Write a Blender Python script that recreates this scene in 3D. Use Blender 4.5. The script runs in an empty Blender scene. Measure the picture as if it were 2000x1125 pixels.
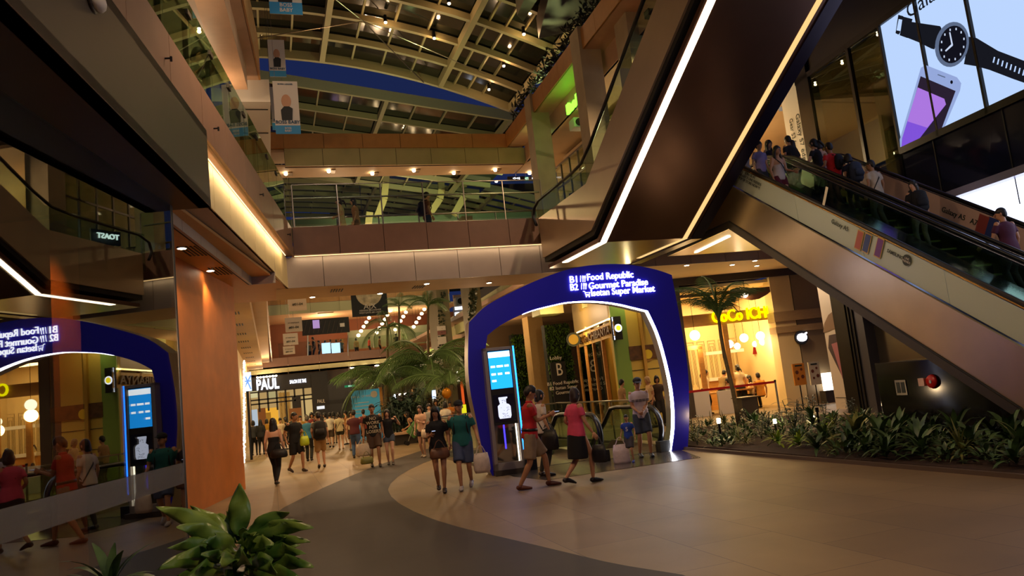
import bpy, bmesh, math, random
from mathutils import Vector, Matrix
from math import sin, cos, radians as R, pi, tan, atan2, sqrt
V=Vector
sc=bpy.context.scene; COL=sc.collection
random.seed(7)
# ---------------------------------------------------------------- camera
W_,H_,F_=2000,1125,1499.3
CH=1.668
_y,_p,_r=R(18.036),R(7.372),R(-6.198)
fwd=V((sin(_y)*cos(_p),cos(_y)*cos(_p),sin(_p))); rt=V((cos(_y),-sin(_y),0)); up=rt.cross(fwd)
r2=rt*cos(_r)+up*sin(_r); u2=up*cos(_r)-rt*sin(_r)
EYE=V((0,0,CH))
cd=bpy.data.cameras.new('camera'); cd.sensor_width=36; cd.lens=F_*36/2000; cd.clip_end=500; cd.clip_start=.05
cam=bpy.data.objects.new('camera',cd); COL.objects.link(cam); sc.camera=cam
cam.matrix_world=Matrix(((r2.x,u2.x,-fwd.x,0),(r2.y,u2.y,-fwd.y,0),(r2.z,u2.z,-fwd.z,CH),(0,0,0,1)))
def ray(x,y): return r2*((x-W_/2)/F_)-u2*((y-H_/2)/F_)+fwd
def gp(x,y,z=0):            # point of the photo on the horizontal plane z
    r=ray(x,y); return EYE+r*((z-CH)/r.z)
def hd(a): return V((sin(R(a)),cos(R(a)),0))
def hp(x,y,p,a):            # point of the photo on a vertical plane through p heading a
    n=V((cos(R(a)),-sin(R(a)),0)); r=ray(x,y); return EYE+r*((V((p[0],p[1],0)).dot(n)-EYE.dot(n))/r.dot(n))
# ---------------------------------------------------------------- view, sky
vs=sc.view_settings; vs.view_transform='Standard'; vs.look='None'; vs.gamma=1; vs.use_curve_mapping=False
vs.exposure=0.0
w=bpy.data.worlds.new('night'); sc.world=w; w.use_nodes=True
nt=w.node_tree; bg=nt.nodes['Background']
tc=nt.nodes.new('ShaderNodeTexCoord'); sx=nt.nodes.new('ShaderNodeSeparateXYZ'); cr=nt.nodes.new('ShaderNodeValToRGB')
nt.links.new(tc.outputs['Generated'],sx.inputs[0]); nt.links.new(sx.outputs['Z'],cr.inputs[0]); nt.links.new(cr.outputs[0],bg.inputs[0])
cr.color_ramp.elements[0].color=(.012,.02,.075,1); cr.color_ramp.elements[1].color=(.006,.012,.06,1)
bg.inputs[1].default_value=1.0
sc.cycles.max_bounces=7; sc.cycles.transparent_max_bounces=12; sc.cycles.glossy_bounces=4; sc.cycles.transmission_bounces=6; sc.cycles.diffuse_bounces=3
sc.cycles.sample_clamp_indirect=4; sc.cycles.caustics_reflective=False; sc.cycles.caustics_refractive=False
# ---------------------------------------------------------------- big lights of the mall
WARM=(1,.66,.36); AMB=(1,.56,.24); NEU=(1,.8,.6); GRN=(.62,1,.25)
def lamp(kind,loc,power,color=WARM,size=.1,to=None,spot=120,sy=None,blend=.6,parent=None,name='lamp_light'):
    d=bpy.data.lights.new(name,kind); d.energy=power; d.color=color
    if kind=='AREA':
        d.shape='RECTANGLE' if sy else 'SQUARE'; d.size=size
        if sy: d.size_y=sy
    elif kind=='SPOT': d.spot_size=R(spot); d.spot_blend=blend; d.shadow_soft_size=size
    else: d.shadow_soft_size=size
    o=bpy.data.objects.new(name,d); COL.objects.link(o); o.location=loc
    if to is not None: o.rotation_euler=(V(to)-V(loc)).to_track_quat('-Z','Y').to_euler()
    if parent is not None:
        o.parent=parent; o.matrix_parent_inverse=wm(parent).inverted()
    return o
# ---------------------------------------------------------------- helpers
WM={}
def wm(o): return WM.get(o.name,Matrix())
def srgb(h):
    if isinstance(h,str):
        h=h.lstrip('#'); c=[int(h[i:i+2],16)/255 for i in (0,2,4)]
    else: c=h
    return tuple(((x/12.92) if x<=.04045 else ((x+.055)/1.055)**2.4) for x in c)+(1,)
MATS={}
def mat(name,col,rough=.6,metal=0,noise=0,nscale=8,bump=0,emit=0,ecol=None,spec=.5,alpha=None,aniso=0,stretch=None):
    if name in MATS: return MATS[name]
    m=bpy.data.materials.new(name); m.use_nodes=True; n=m.node_tree; b=n.nodes['Principled BSDF']
    c=srgb(col); b.inputs['Base Color'].default_value=c; b.inputs['Roughness'].default_value=rough; b.inputs['Metallic'].default_value=metal
    b.inputs['Specular IOR Level'].default_value=spec
    if emit:
        b.inputs['Emission Color'].default_value=srgb(ecol) if ecol else c; b.inputs['Emission Strength'].default_value=emit
    if noise or bump:
        t=n.nodes.new('ShaderNodeTexCoord'); mp=n.nodes.new('ShaderNodeMapping'); nz=n.nodes.new('ShaderNodeTexNoise')
        n.links.new(t.outputs['Object'],mp.inputs[0]); n.links.new(mp.outputs[0],nz.inputs['Vector'])
        nz.inputs['Scale'].default_value=nscale; nz.inputs['Detail'].default_value=5
        if stretch: mp.inputs['Scale'].default_value=stretch
        if noise:
            r=n.nodes.new('ShaderNodeMapRange'); r.inputs[1].default_value=.3; r.inputs[2].default_value=.7
            r.inputs[3].default_value=1-noise; r.inputs[4].default_value=1+noise
            n.links.new(nz.outputs[0],r.inputs[0])
            hs=n.nodes.new('ShaderNodeHueSaturation'); hs.inputs['Color'].default_value=c
            n.links.new(r.outputs[0],hs.inputs['Value']); n.links.new(hs.outputs[0],b.inputs['Base Color'])
        if bump:
            bp=n.nodes.new('ShaderNodeBump'); bp.inputs['Strength'].default_value=bump; bp.inputs['Distance'].default_value=.02
            n.links.new(nz.outputs[0],bp.inputs['Height']); n.links.new(bp.outputs[0],b.inputs['Normal'])
    if alpha is not None: b.inputs['Alpha'].default_value=alpha
    MATS[name]=m; return m
def emat(name,col,strength):
    if name in MATS: return MATS[name]
    m=bpy.data.materials.new(name); m.use_nodes=True; n=m.node_tree; n.nodes.remove(n.nodes['Principled BSDF'])
    e=n.nodes.new('ShaderNodeEmission'); e.inputs[0].default_value=srgb(col); e.inputs[1].default_value=strength
    n.links.new(e.outputs[0],n.nodes['Material Output'].inputs[0]); MATS[name]=m; return m
def glassmat(name,tint='#ffffff',refl=.08,rough=.0,fres=True,dark=1.0):
    if name in MATS: return MATS[name]
    m=bpy.data.materials.new(name); m.use_nodes=True; n=m.node_tree; n.nodes.remove(n.nodes['Principled BSDF'])
    t=n.nodes.new('ShaderNodeBsdfTransparent'); c=srgb(tint); t.inputs[0].default_value=(c[0]*dark,c[1]*dark,c[2]*dark,1)
    g=n.nodes.new('ShaderNodeBsdfGlossy'); g.inputs['Roughness'].default_value=rough; g.inputs[0].default_value=(.95,1,.97,1)
    mx=n.nodes.new('ShaderNodeMixShader')
    if fres:
        fr=n.nodes.new('ShaderNodeLayerWeight'); pw=n.nodes.new('ShaderNodeMath'); pw.operation='POWER'; pw.inputs[1].default_value=4.5
        ad=n.nodes.new('ShaderNodeMath'); ad.operation='MULTIPLY_ADD'; ad.inputs[1].default_value=.8; ad.inputs[2].default_value=refl; ad.use_clamp=True
        n.links.new(fr.outputs['Facing'],pw.inputs[0]); n.links.new(pw.outputs[0],ad.inputs[0]); n.links.new(ad.outputs[0],mx.inputs[0])
    else: mx.inputs[0].default_value=refl
    n.links.new(t.outputs[0],mx.inputs[1]); n.links.new(g.outputs[0],mx.inputs[2]); n.links.new(mx.outputs[0],n.nodes['Material Output'].inputs[0])
    MATS[name]=m; return m
def props(o,label=None,cat=None,group=None,kind=None):
    if label: o['label']=label
    if cat: o['category']=cat
    if group: o['group']=group
    if kind: o['kind']=kind
    return o
def thing(name,label,cat,loc=(0,0,0),group=None):
    o=bpy.data.objects.new(name,None); COL.objects.link(o); o.location=loc; o.empty_display_size=.1
    WM[o.name]=Matrix.Translation(V(loc)); return props(o,label,cat,group)
class MB:
    def __init__(s): s.v=[]; s.f=[]; s.m=[]
    def add(s,vs,fs,mi=0):
        k=len(s.v); s.v+= [tuple(a) for a in vs]; s.f+=[tuple(i+k for i in f) for f in fs]; s.m+=[mi]*len(fs); return s
    def box(s,c,d,rz=0,mi=0,M=None):
        x,y,z=[a/2 for a in d]; vs=[V((i*x,j*y,k*z)) for k in(-1,1) for j in(-1,1) for i in(-1,1)]
        if M is None: M=Matrix.Rotation(-R(rz),3,'Z')
        vs=[M@a+V(c) for a in vs]
        return s.add(vs,[(0,2,3,1),(4,5,7,6),(0,1,5,4),(2,6,7,3),(0,4,6,2),(1,3,7,5)],mi)
    def bb(s,x0,x1,y0,y1,z0,z1,mi=0): return s.box(((x0+x1)/2,(y0+y1)/2,(z0+z1)/2),(x1-x0,y1-y0,z1-z0),0,mi)
    def wall(s,p0,p1,z0,z1,t,mi=0,side=1):   # vertical slab from p0 to p1, thickness t to the left (side=1)
        p0=V((p0[0],p0[1],0)); p1=V((p1[0],p1[1],0)); d=(p1-p0).normalized(); n=V((-d.y,d.x,0))*t*side
        return s.prism([p0+V((0,0,z0)),p1+V((0,0,z0)),p1+n+V((0,0,z0)),p0+n+V((0,0,z0))],V((0,0,z1-z0)),mi)
    def prism(s,poly,ext,mi=0):
        n=len(poly); a=[V(p) for p in poly]; b=[p+V(ext) for p in a]
        nn=V((0,0,0))
        for i in range(n): nn+=a[i].cross(a[(i+1)%n])
        flip=nn.dot(V(ext))>0
        fs=[tuple(range(n)),tuple(range(2*n-1,n-1,-1))]+[(i,i+n,(i+1)%n+n,(i+1)%n) for i in range(n)]
        if flip: fs=[tuple(reversed(f)) for f in fs]
        return s.add(a+b,fs,mi)
    def tube(s,pts,rad,n=8,mi=0,cap=True,flat=None,upv=None):
        pts=[V(p) for p in pts]; N=len(pts)
        if not isinstance(rad,(list,tuple)): rad=[rad]*N
        vs=[];fs=[]; last=None
        for i,p in enumerate(pts):
            t=((pts[min(i+1,N-1)]-p).normalized()+(p-pts[max(i-1,0)]).normalized()) if 0<i<N-1 else (pts[min(i+1,N-1)]-pts[max(i-1,0)])
            if t.length<1e-9: t=V((0,0,1))
            t.normalize()
            a=(upv if upv is not None else (last if last is not None else (V((0,1,0)) if abs(t.y)<.8 else V((1,0,0)))))
            a=(a-t*a.dot(t))
            if a.length<1e-6: a=t.orthogonal()
            a.normalize(); last=a; b=t.cross(a)
            r=rad[i]; ra,rb=(r if isinstance(r,(list,tuple)) else (r,r))
            for k in range(n):
                q=2*pi*(k+.5)/n; vs.append(p+a*cos(q)*ra+b*sin(q)*rb)
        for i in range(N-1):
            for k in range(n): fs.append((i*n+k,i*n+(k+1)%n,(i+1)*n+(k+1)%n,(i+1)*n+k))
        if cap: fs.append(tuple(range(n-1,-1,-1))); fs.append(tuple(range((N-1)*n,N*n)))
        return s.add(vs,fs,mi)
    def ell(s,c,r,n=12,m=8,mi=0,M=None,z0=-1,z1=1):
        vs=[];fs=[]
        for j in range(m+1):
            t=math.acos(max(-1,min(1,z1+(z0-z1)*0))) if 0 else None
            ph=-pi/2+pi*j/m
            if z0>-1: ph=math.asin(z0)+(pi/2-math.asin(z0))*j/m
            for i in range(n):
                a=2*pi*i/n; p=V((r[0]*cos(ph)*cos(a),r[1]*cos(ph)*sin(a),r[2]*sin(ph)))
                if M is not None: p=M@p
                vs.append(p+V(c))
        for j in range(m):
            for i in range(n): fs.append((j*n+i,j*n+(i+1)%n,(j+1)*n+(i+1)%n,(j+1)*n+i))
        return s.add(vs,fs,mi)
    def quad(s,a,b,c,d,mi=0): return s.add([a,b,c,d],[(0,1,2,3)],mi)
    def xf(s,M):
        s.v=[tuple(M@V(p)) for p in s.v]; return s
    def me(s,name,mats,smooth=False):
        me=bpy.data.meshes.new(name); me.from_pydata(s.v,[],s.f)
        if not isinstance(mats,(list,tuple)): mats=[mats]
        for m in mats: me.materials.append(m)
        if len(mats)>1: me.polygons.foreach_set('material_index',s.m)
        if smooth: me.polygons.foreach_set('use_smooth',[True]*len(me.polygons))
        me.update(); return me
    def build(s,name,mats,parent=None,smooth=False,bevel=0,label=None,cat=None,group=None,kind=None):
        o=bpy.data.objects.new(name,s.me(name,mats,smooth)); COL.objects.link(o)
        if parent is not None:
            o.parent=parent; o.matrix_parent_inverse=wm(parent).inverted()
        if bevel:
            b=o.modifiers.new('bevel','BEVEL'); b.width=bevel; b.segments=2; b.limit_method='ANGLE'
        return props(o,label,cat,group,kind)
def copy_tree(o,parent=None):
    c=o.copy(); COL.objects.link(c); c.parent=parent
    for ch in list(o.children): copy_tree(ch,c)
    return c
def text(s,size,org,right,upv,mats,name='lettering',parent=None,ext=.01,bold=0,align='CENTER',sx=1,space=1,shear=0,**kw):
    cu=bpy.data.curves.new('t','FONT'); cu.body=s; cu.size=size; cu.extrude=ext; cu.offset=bold*size; cu.align_x=align; cu.align_y='CENTER'; cu.space_character=space; cu.shear=shear; cu.resolution_u=3
    ob=bpy.data.objects.new('t',cu); me=bpy.data.meshes.new_from_object(ob)
    bpy.data.objects.remove(ob); bpy.data.curves.remove(cu)
    r=V(right).normalized(); u=V(upv).normalized(); n=r.cross(u)
    for v in me.vertices: v.co=V(org)+r*(v.co.x*sx)+u*v.co.y+n*v.co.z
    me.materials.clear(); me.materials.append(mats); me.name=name
    o=bpy.data.objects.new(name,me); COL.objects.link(o)
    if parent is not None: o.parent=parent; o.matrix_parent_inverse=wm(parent).inverted()
    return props(o,**kw)
UP=V((0,0,1))
# ---------------------------------------------------------------- materials
m_stone=mat('pale stone panel','#c9a588',.45,noise=.06,nscale=3)
m_pinkst=mat('rose brown panel','#8f6c5a',.5,noise=.06,nscale=3)
m_brown=mat('brown panel','#7a5644',.5,noise=.07,nscale=3)
m_lilac=mat('lilac white panel','#a99a92',.5,noise=.04,nscale=3)
m_ceil=mat('cream ceiling','#d3b489',.7,noise=.04,nscale=2)
m_orangep=mat('orange timber panel','#b98446',.5,noise=.08,nscale=4)
m_beige=mat('beige render','#d8c08e',.6,noise=.04,nscale=2)
m_dark=mat('dark joint','#17120f',.8)
m_blackmetal=mat('black metal','#1b191c',.35,.6)
m_steel=mat('brushed steel','#9c9488',.28,1,noise=.08,nscale=3,bump=.06,stretch=(1,1,14))
m_steelpost=mat('steel post','#8c857c',.3,1)
m_grey=mat('grey metal panel','#544c42',.42,.35,noise=.03,nscale=2)
m_greyd=mat('charcoal panel','#3b332d',.5,.2,noise=.05,nscale=2)
m_orangew=mat('orange plaster','#cf7833',.55,noise=.1,nscale=2.5,bump=.05)
m_roofst=mat('painted roof steel','#8c8462',.5,.1)
m_roofgl=mat('night roof glass','#10130f',.08,0,spec=.8)
m_glass=glassmat('clear green glass','#eef6ee',.02)
m_glassb=glassmat('balustrade glass','#e2f0e4',.03)
m_mirror=glassmat('shop front glass','#b0a99e',.17)
m_white=mat('white board','#d8d2c8',.5)
m_soil=mat('dark soil','#3a2619',.95,noise=.4,nscale=12,bump=.6)
m_black=mat('black matt','#0b0a0c',.6)
ledw=emat('warm white led','#ffe2c0',9)
ledw2=emat('cove led','#ffd69a',3)
e_white=emat('white sign light','#eef0ff',3.2)
e_lamp=emat('lamp bulb','#ffe2b8',30)
TRIM=[0]
def trim(mb,m,smooth=False,name=None):
    TRIM[0]+=1; return mb.build(name or 'trim_%d'%TRIM[0],m,kind='structure',smooth=smooth)
def clad(p0,p1,z0,z1,pw,m,t=.05,gap=.014,side=1,top=True):
    """row of wall panels with open joints, front on the line p0-p1"""
    p0=V((p0[0],p0[1],0)); p1=V((p1[0],p1[1],0)); L=(p1-p0).length; d=(p1-p0)/L; n=V((-d.y,d.x,0))*side
    k=max(1,round(L/pw)); w_=L/k; b=MB()
    for i in range(k):
        a=p0+d*(i*w_+gap/2); c=p0+d*((i+1)*w_-gap/2); b.wall(a,c,z0,z1,t,0,side)
    b.wall(p0+n*t,p1+n*t,z0+.002,z1-.002,.03,1,side)
    return trim(b,[m,m_dark])
def beam(a,b,w_,h,mb,mi=0,upv=UP):
    a=V(a);b=V(b); d=(b-a).normalized(); s=d.cross(upv).normalized(); u=s.cross(d)
    mb.prism([a-s*w_/2-u*h/2,a+s*w_/2-u*h/2,a+s*w_/2+u*h/2,a-s*w_/2+u*h/2],b-a,mi)
# ================================================================ THE SHELL
# floor with a well for the escalators going down
AX=0; aV=hd(AX); bV=hd(AX+90)
H1=V((4.42,16.5,0)); H2=V((8.1,16.5,0)); H3=H2+aV*5.5; H4=H1+aV*5.5
o4=[V((-14,-9,0)),V((34,-9,0)),V((34,75,0)),V((-14,75,0))]
mb=MB(); hh=[H1,H2,H3,H4]
for i in range(4): mb.quad(o4[i],o4[(i+1)%4],hh[(i+1)%4],hh[i])
mf=mat('granite paving','#9c8468',.5); n=mf.node_tree; b_=n.nodes['Principled BSDF']
tcn=n.nodes.new('ShaderNodeTexCoord'); br=n.nodes.new('ShaderNodeTexBrick'); nz=n.nodes.new('ShaderNodeTexNoise'); nz2=n.nodes.new('ShaderNodeTexNoise')
mpn=n.nodes.new('ShaderNodeMapping'); mpn.inputs['Rotation'].default_value=(0,0,pi/2)
n.links.new(tcn.outputs['Object'],mpn.inputs[0]); n.links.new(mpn.outputs[0],br.inputs['Vector'])
br.inputs['Scale'].default_value=1; br.inputs['Brick Width'].default_value=1.5; br.inputs['Row Height'].default_value=.92; br.inputs['Mortar Size'].default_value=.005; br.inputs['Mortar Smooth'].default_value=.3; br.inputs['Bias'].default_value=-.1
br.inputs['Color1'].default_value=srgb('#8a7352'); br.inputs['Color2'].default_value=srgb('#7e674a'); br.inputs['Mortar'].default_value=srgb('#57443a')
nz.inputs['Scale'].default_value=.8; nz.inputs['Detail'].default_value=6; nz2.inputs['Scale'].default_value=90
n.links.new(tcn.outputs['Object'],nz.inputs['Vector']); n.links.new(tcn.outputs['Object'],nz2.inputs['Vector'])
mr=n.nodes.new('ShaderNodeMapRange'); mr.inputs[1].default_value=.3; mr.inputs[2].default_value=.7; mr.inputs[3].default_value=.82; mr.inputs[4].default_value=1.15; n.links.new(nz.outputs[0],mr.inputs[0])
hsn=n.nodes.new('ShaderNodeHueSaturation'); n.links.new(br.outputs[0],hsn.inputs['Color']); n.links.new(mr.outputs[0],hsn.inputs['Value']); n.links.new(hsn.outputs[0],b_.inputs['Base Color'])
bpn=n.nodes.new('ShaderNodeBump'); bpn.inputs['Strength'].default_value=.08; bpn.inputs['Distance'].default_value=.01; n.links.new(nz2.outputs[0],bpn.inputs['Height']); n.links.new(bpn.outputs[0],b_.inputs['Normal'])
mb.build('floor',mf,kind='structure')
mb=MB()
for i in range(4):
    a,c=hh[i],hh[(i+1)%4]; mb.quad(a-UP*.001,c-UP*.001,c-UP*4,a-UP*4)
mb.quad(*[h-UP*4 for h in hh])
mb.build('trim_well',mat('well wall','#6d6350',.5),kind='structure')
# dark paving path
lf=[(372,1200),(430,1100),(500,1030),(555,991),(630,953.5),(675,934),(723,914.5),(775,896),(830,878),(880,866)]
rg=[(1500,1200),(1344,1125),(1200,1102),(1050,1066),(900,1031),(850,1016),(810,1000),(780,984),(764,970),(757.5,957),(763,945),(777,931),(800,917),(828,904),(870,890),(920,878)]
L_=[gp(*p) for p in lf]; R_=[gp(*p) for p in rg]
def samp(P,t):
    d=[0]
    for i in range(1,len(P)): d.append(d[-1]+(P[i]-P[i-1]).length)
    s=t*d[-1]
    for i in range(1,len(P)):
        if s<=d[i]+1e-9: k=(s-d[i-1])/max(1e-9,d[i]-d[i-1]); return P[i-1].lerp(P[i],k)
    return P[-1]
mb=MB(); N=60; vs=[]
for i in range(N+1): vs+= [samp(L_,i/N)+UP*.004,samp(R_,i/N)+UP*.004]
mb.add(vs,[(2*i,2*i+1,2*i+3,2*i+2) for i in range(N)])
mb.build('trim_path',mat('dark paving','#362b22',.6,noise=.1,nscale=3,bump=.05),kind='structure')
# steel landing plate in front of the well
pl=[gp(1002,931),gp(1068,938),gp(1368,894),gp(1350,880)+V((0,.5,0)),H2+V((.15,0,0)),H1]
MB().prism([p+UP*.001 for p in pl],UP*.006).build('trim_landing',mat('polished dark steel','#6e6258',.22,.7,noise=.05,nscale=40),kind='structure')
# ---- planting bed
PX=8.16
MB().prism([V((PX,1,0.0)),V((14.2,1,0)),V((14.2,19.0,0)),V((9.6,19.0,0)),V((PX+.25,15.2,0))],UP*.05).build('ground_bed',m_soil,kind='structure')
MB().wall((PX,1),(PX,14.8),0,.055,.06,0,-1).build('trim_bedkerb',mat('kerb','#5b4a3c',.7),kind='structure')
# ---- left orange wall block
c0=V((-1.555,15.45,0)); c1=V((-.70,19.56,0)); lw=V((-1.9,.35,0))
MB().prism([c0,c1,c1+lw,c0+lw],UP*4.8).build('wall_orange',m_orangew,kind='structure')
# ---- bridge
BY=20.12
clad((.79,BY),(7.82,BY),5.63,6.36,1.24,m_brown)
clad((.30,BY+.13),(17.2,BY+.13),4.8,5.6,1.24,m_lilac)
trim(MB().bb(.3,17.5,BY+.18,22.35,4.8,5.6,0).bb(.8,9.7,BY+.1,22.3,5.6,5.95,0),m_ceil,name='ceiling_bridge')
trim(MB().bb(.8,7.8,BY+.09,BY+.11,5.61,5.62),ledw2)
lamp('AREA',(4.3,BY+.02,5.59),11,(1,.74,.42),7,sy=.05,to=(4.3,BY+.2,5.0))
# left gallery 2F
PLp=V((.779,20.12,0)); dL=hd(9.05); nL=V((-cos(R(9.05)),sin(R(9.05)),0))
def Lp(Y,off=0):
    return PLp+dL*((Y-20.12)/dL.y)+nL*off
clad(Lp(2)[:2],Lp(20.12)[:2],5.63,6.36,1.5,m_pinkst)
trim(MB().prism([Lp(2,.04)+UP*5.63,Lp(20.3,.04)+UP*5.63,Lp(20.3,3)+UP*5.63,Lp(2,3)+UP*5.63],UP*.3),m_brown,name='ceiling_gallery')
clad(Lp(7.8,.2)[:2],Lp(18.2,.2)[:2],4.87,5.60,1.2,m_beige)
clad(Lp(18.2,.2)[:2],Lp(20.25,.2)[:2],4.80,5.60,1.2,m_beige)
trim(MB().prism([Lp(2,.22)+UP*4.87,Lp(18.15,.22)+UP*4.87,Lp(18.15,3)+UP*4.87,Lp(2,3)+UP*4.87],UP*.1),m_lilac,name='ceiling_ledge')
clad(Lp(8,.72)[:2],Lp(18.15,.72)[:2],4.62,4.88,1.2,m_lilac)
trim(MB().wall(Lp(18.15,.2)[:2],Lp(18.15,.8)[:2],4.62,4.88,.05).wall(Lp(18.2,.2)[:2],Lp(18.2,3)[:2],4.8,5.6,.05),m_lilac)
trim(MB().prism([Lp(7.8,.76)+UP*4.8,Lp(20.3,.2)+UP*4.8,V((.3,22.35,4.8)),V((-8,22.35,4.8)),V((-8,7.8,4.8))],UP*.05),mat('amber ceiling','#cf9a5c',.6,noise=.03),name='ceiling_left')
# far left
trim(MB().bb(-8,-.5,22.35,56,4.8,4.86).bb(-.5,-.4,22.35,56,4.8,5.25).bb(-.45,.05,22.35,56,5.2,5.25),m_ceil,name='ceiling_farleft')
clad((.05,22.35),(.25,56),5.22,6.3,1.6,m_stone)
trim(MB().bb(-8,-1.35,20.5,56,0,4.8),m_beige,name='wall_left')
# ---- grey canopy and glass front at the left
cz=3.71; cA=V((-.437,7.78,0)); dC=hd(9.12); cB=cA-dC*7.5; nC=V((-dC.y,dC.x,0))
MB().prism([cA+UP*cz,cB+UP*cz,cB+nC*.12+UP*cz,cA+nC*.12+UP*cz],UP*.785).build('trim_canopy',m_grey,kind='structure',bevel=.006)
MB().prism([cA+UP*cz,cB+UP*cz,cB+nC*6+UP*cz,cA+nC*6+UP*cz],UP*.08).build('ceiling_canopy',mat('umber soffit','#4a3222',.5,noise=.1,nscale=2),kind='structure')
trim(MB().prism([cA+nC*.1+UP*(cz+.05),cA+nC*6+UP*(cz+.05),cA+nC*6+UP*(cz+.05)-dC*.1,cA+nC*.1+UP*(cz+.05)-dC*.1],UP*.7).prism([cA+UP*(cz+.7),cB+UP*(cz+.7),cB+nC*6+UP*(cz+.7),cA+nC*6+UP*(cz+.7)],UP*.08),m_grey)
# glass wall
GA=12.75; dG=hd(GA); g0=V((-.784,7.635,0)); nG=V((-dG.y,dG.x,0))
def gl(t,off=0): return g0-dG*t+nG*off
tm=(g0.y-4.75)/dG.y
win=MB().wall(gl(.01)[:2],gl(tm-.01)[:2],.02,cz,.016,0,-1); win.build('window_1',m_mirror,kind='structure')
MB().wall(gl(tm+.01)[:2],gl(7.6)[:2],.02,cz,.016,0,-1).build('window_2',m_mirror,kind='structure')
trim(MB().wall(gl(tm-.012)[:2],gl(tm+.012)[:2],0,cz,.03,0,-1).wall(gl(-.012)[:2],gl(.012)[:2],0,cz,.03,0,-1),m_steelpost)
fz=mat('frosted strip','#7b7568',.35,alpha=.45); fz2=mat('blue strip','#20264a',.3,alpha=.8)
P_=[hp(*p,g0,GA) for p in [(172,939),(361,911),(361,944),(172,1005)]]
trim(MB().wall(gl(.05,-.012)[:2],gl(tm-.05,-.012)[:2],P_[1].z*.5+P_[0].z*.5-.18,P_[0].z*.5+P_[1].z*.5,.002),fz)
P_=[hp(*p,g0,GA) for p in [(0,997),(169,964),(169,1011),(0,1067)]]
trim(MB().wall(gl(tm+.05,-.012)[:2],gl(7,-.012)[:2],(P_[2].z+P_[3].z)/2,(P_[0].z+P_[1].z)/2,.002),fz2)
trim(MB().wall(gl(-.2)[:2],gl(9)[:2],0,.12,.05,0,-1),m_greyd)
# dark shop inside
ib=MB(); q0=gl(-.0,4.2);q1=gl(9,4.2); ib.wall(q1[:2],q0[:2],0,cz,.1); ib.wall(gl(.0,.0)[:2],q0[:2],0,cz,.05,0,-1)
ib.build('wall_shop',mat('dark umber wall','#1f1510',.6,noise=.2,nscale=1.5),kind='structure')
# ---- 3F slabs
clad((.9,24.8),(8.5,24.88),10.08,10.57,1.25,m_orangep)
clad((.9,24.86),(9.35,24.94),9.5,10.08,1.25,mat('olive stone panel','#b8ae78',.5,noise=.05,nscale=3))
trim(MB().bb(-3,9.1,24.95,26.2,9.5,9.56).bb(-3,9.1,25,26.2,10.0,10.5),m_ceil,name='ceiling_upper')
trim(MB().bb(.9,9.1,25.02,25.05,9.485,9.5),m_dark)
pr0=V((8.48,24.88,0)); dR=hd(2.2)
def Rp(Y,off=0): return pr0+dR*((Y-24.88)/dR.y)+V((dR.y,-dR.x,0))*off
clad(Rp(24.88)[:2],Rp(9)[:2],10.08,10.62,1.5,m_orangep)
trim(MB().prism([Rp(24.8,.03)+UP*10.08,Rp(9,.03)+UP*10.08,Rp(9,.8)+UP*10.08,Rp(24.8,.8)+UP*10.08],UP*.04).prism([Rp(24.8,.63)+UP*9.5,Rp(9,.63)+UP*9.5,Rp(9,.7)+UP*9.5,Rp(24.8,.7)+UP*9.5],UP*.6),m_stone)
trim(MB().prism([Rp(26.2,.64)+UP*9.5,Rp(9,.64)+UP*9.5,Rp(9,3.2)+UP*9.5,Rp(19,4.2)+UP*9.5,Rp(26.2,6)+UP*9.5],UP*.05),m_ceil,name='ceiling_right')
trim(MB().prism([Rp(30,5)+UP*5,Rp(25,5)+UP*5,Rp(25,5.1)+UP*5,Rp(30,5.1)+UP*5],UP*4.5),m_beige,name='wall_right')
trim(MB().prism([V((9.9,20.24,5.7)),V((15,20.24,5.7)),V((16,56,5.7)),V((9.9,56,5.7))],UP*.2),m_stone,name='ceiling_deck')
for Y in (hp(1047,260,pr0,2.2).y,hp(1149,185,pr0,2.2).y):
    a=Rp(Y,-.08); trim(MB().prism([a,Rp(Y,.5),Rp(Y+.6,.5),Rp(Y+.6,-.08)],UP*5.0).xf(Matrix.Translation((0,0,5.7))),mat('sandstone column','#a89878',.6,noise=.12,nscale=2,bump=.1),name='trim_column')
# columns continuing upwards behind
a=Rp(15.2,.35); trim(MB().prism([a,Rp(15.2,1.15),Rp(15.9,1.15),Rp(15.9,.35)],UP*8).xf(Matrix.Translation((0,0,5.7))),MATS['sandstone column'],name='trim_column_tall')
# left 3F
d4=hd(4.1)
def L3(Y,off=0): return V((.24,19.2,0))+d4*((Y-19.2)/d4.y)+V((-d4.y,d4.x,0))*off
clad(L3(4)[:2],L3(19.5)[:2],10.08,11.2,1.3,m_orangep)
trim(MB().prism([L3(4,.04)+UP*10.08,L3(19.5,.04)+UP*10.08,L3(19.5,3)+UP*10.08,L3(4,3)+UP*10.08],UP*.1),m_stone,name='ceiling_left3')
trim(MB().prism([L3(4,.27)+UP*9.5,L3(18.7,.27)+UP*9.5,L3(18.7,.8)+UP*9.5,L3(4,.8)+UP*9.5],UP*.6),m_stone)
trim(MB().prism([L3(4,.8)+UP*9.8,L3(19.3,.8)+UP*9.8,L3(19.3,3)+UP*9.8,L3(4,3)+UP*9.8],UP*.1),m_lilac,name='ceiling_left3b')
trim(MB().bb(-4,.46,19.6,24.8,9.5,9.62).bb(-4,.46,19.5,19.6,9.5,10.1),m_white,name='ceiling_corner')
trim(MB().bb(-.7,.40,19.98,20.03,9.485,9.5).bb(-.9,.40,21.75,21.81,9.485,9.5),m_black)
trim(MB().bb(.40,.46,24.0,24.8,9.62,11).bb(-4,.9,24.8,24.9,10.08,10.6),m_orangep)
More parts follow.
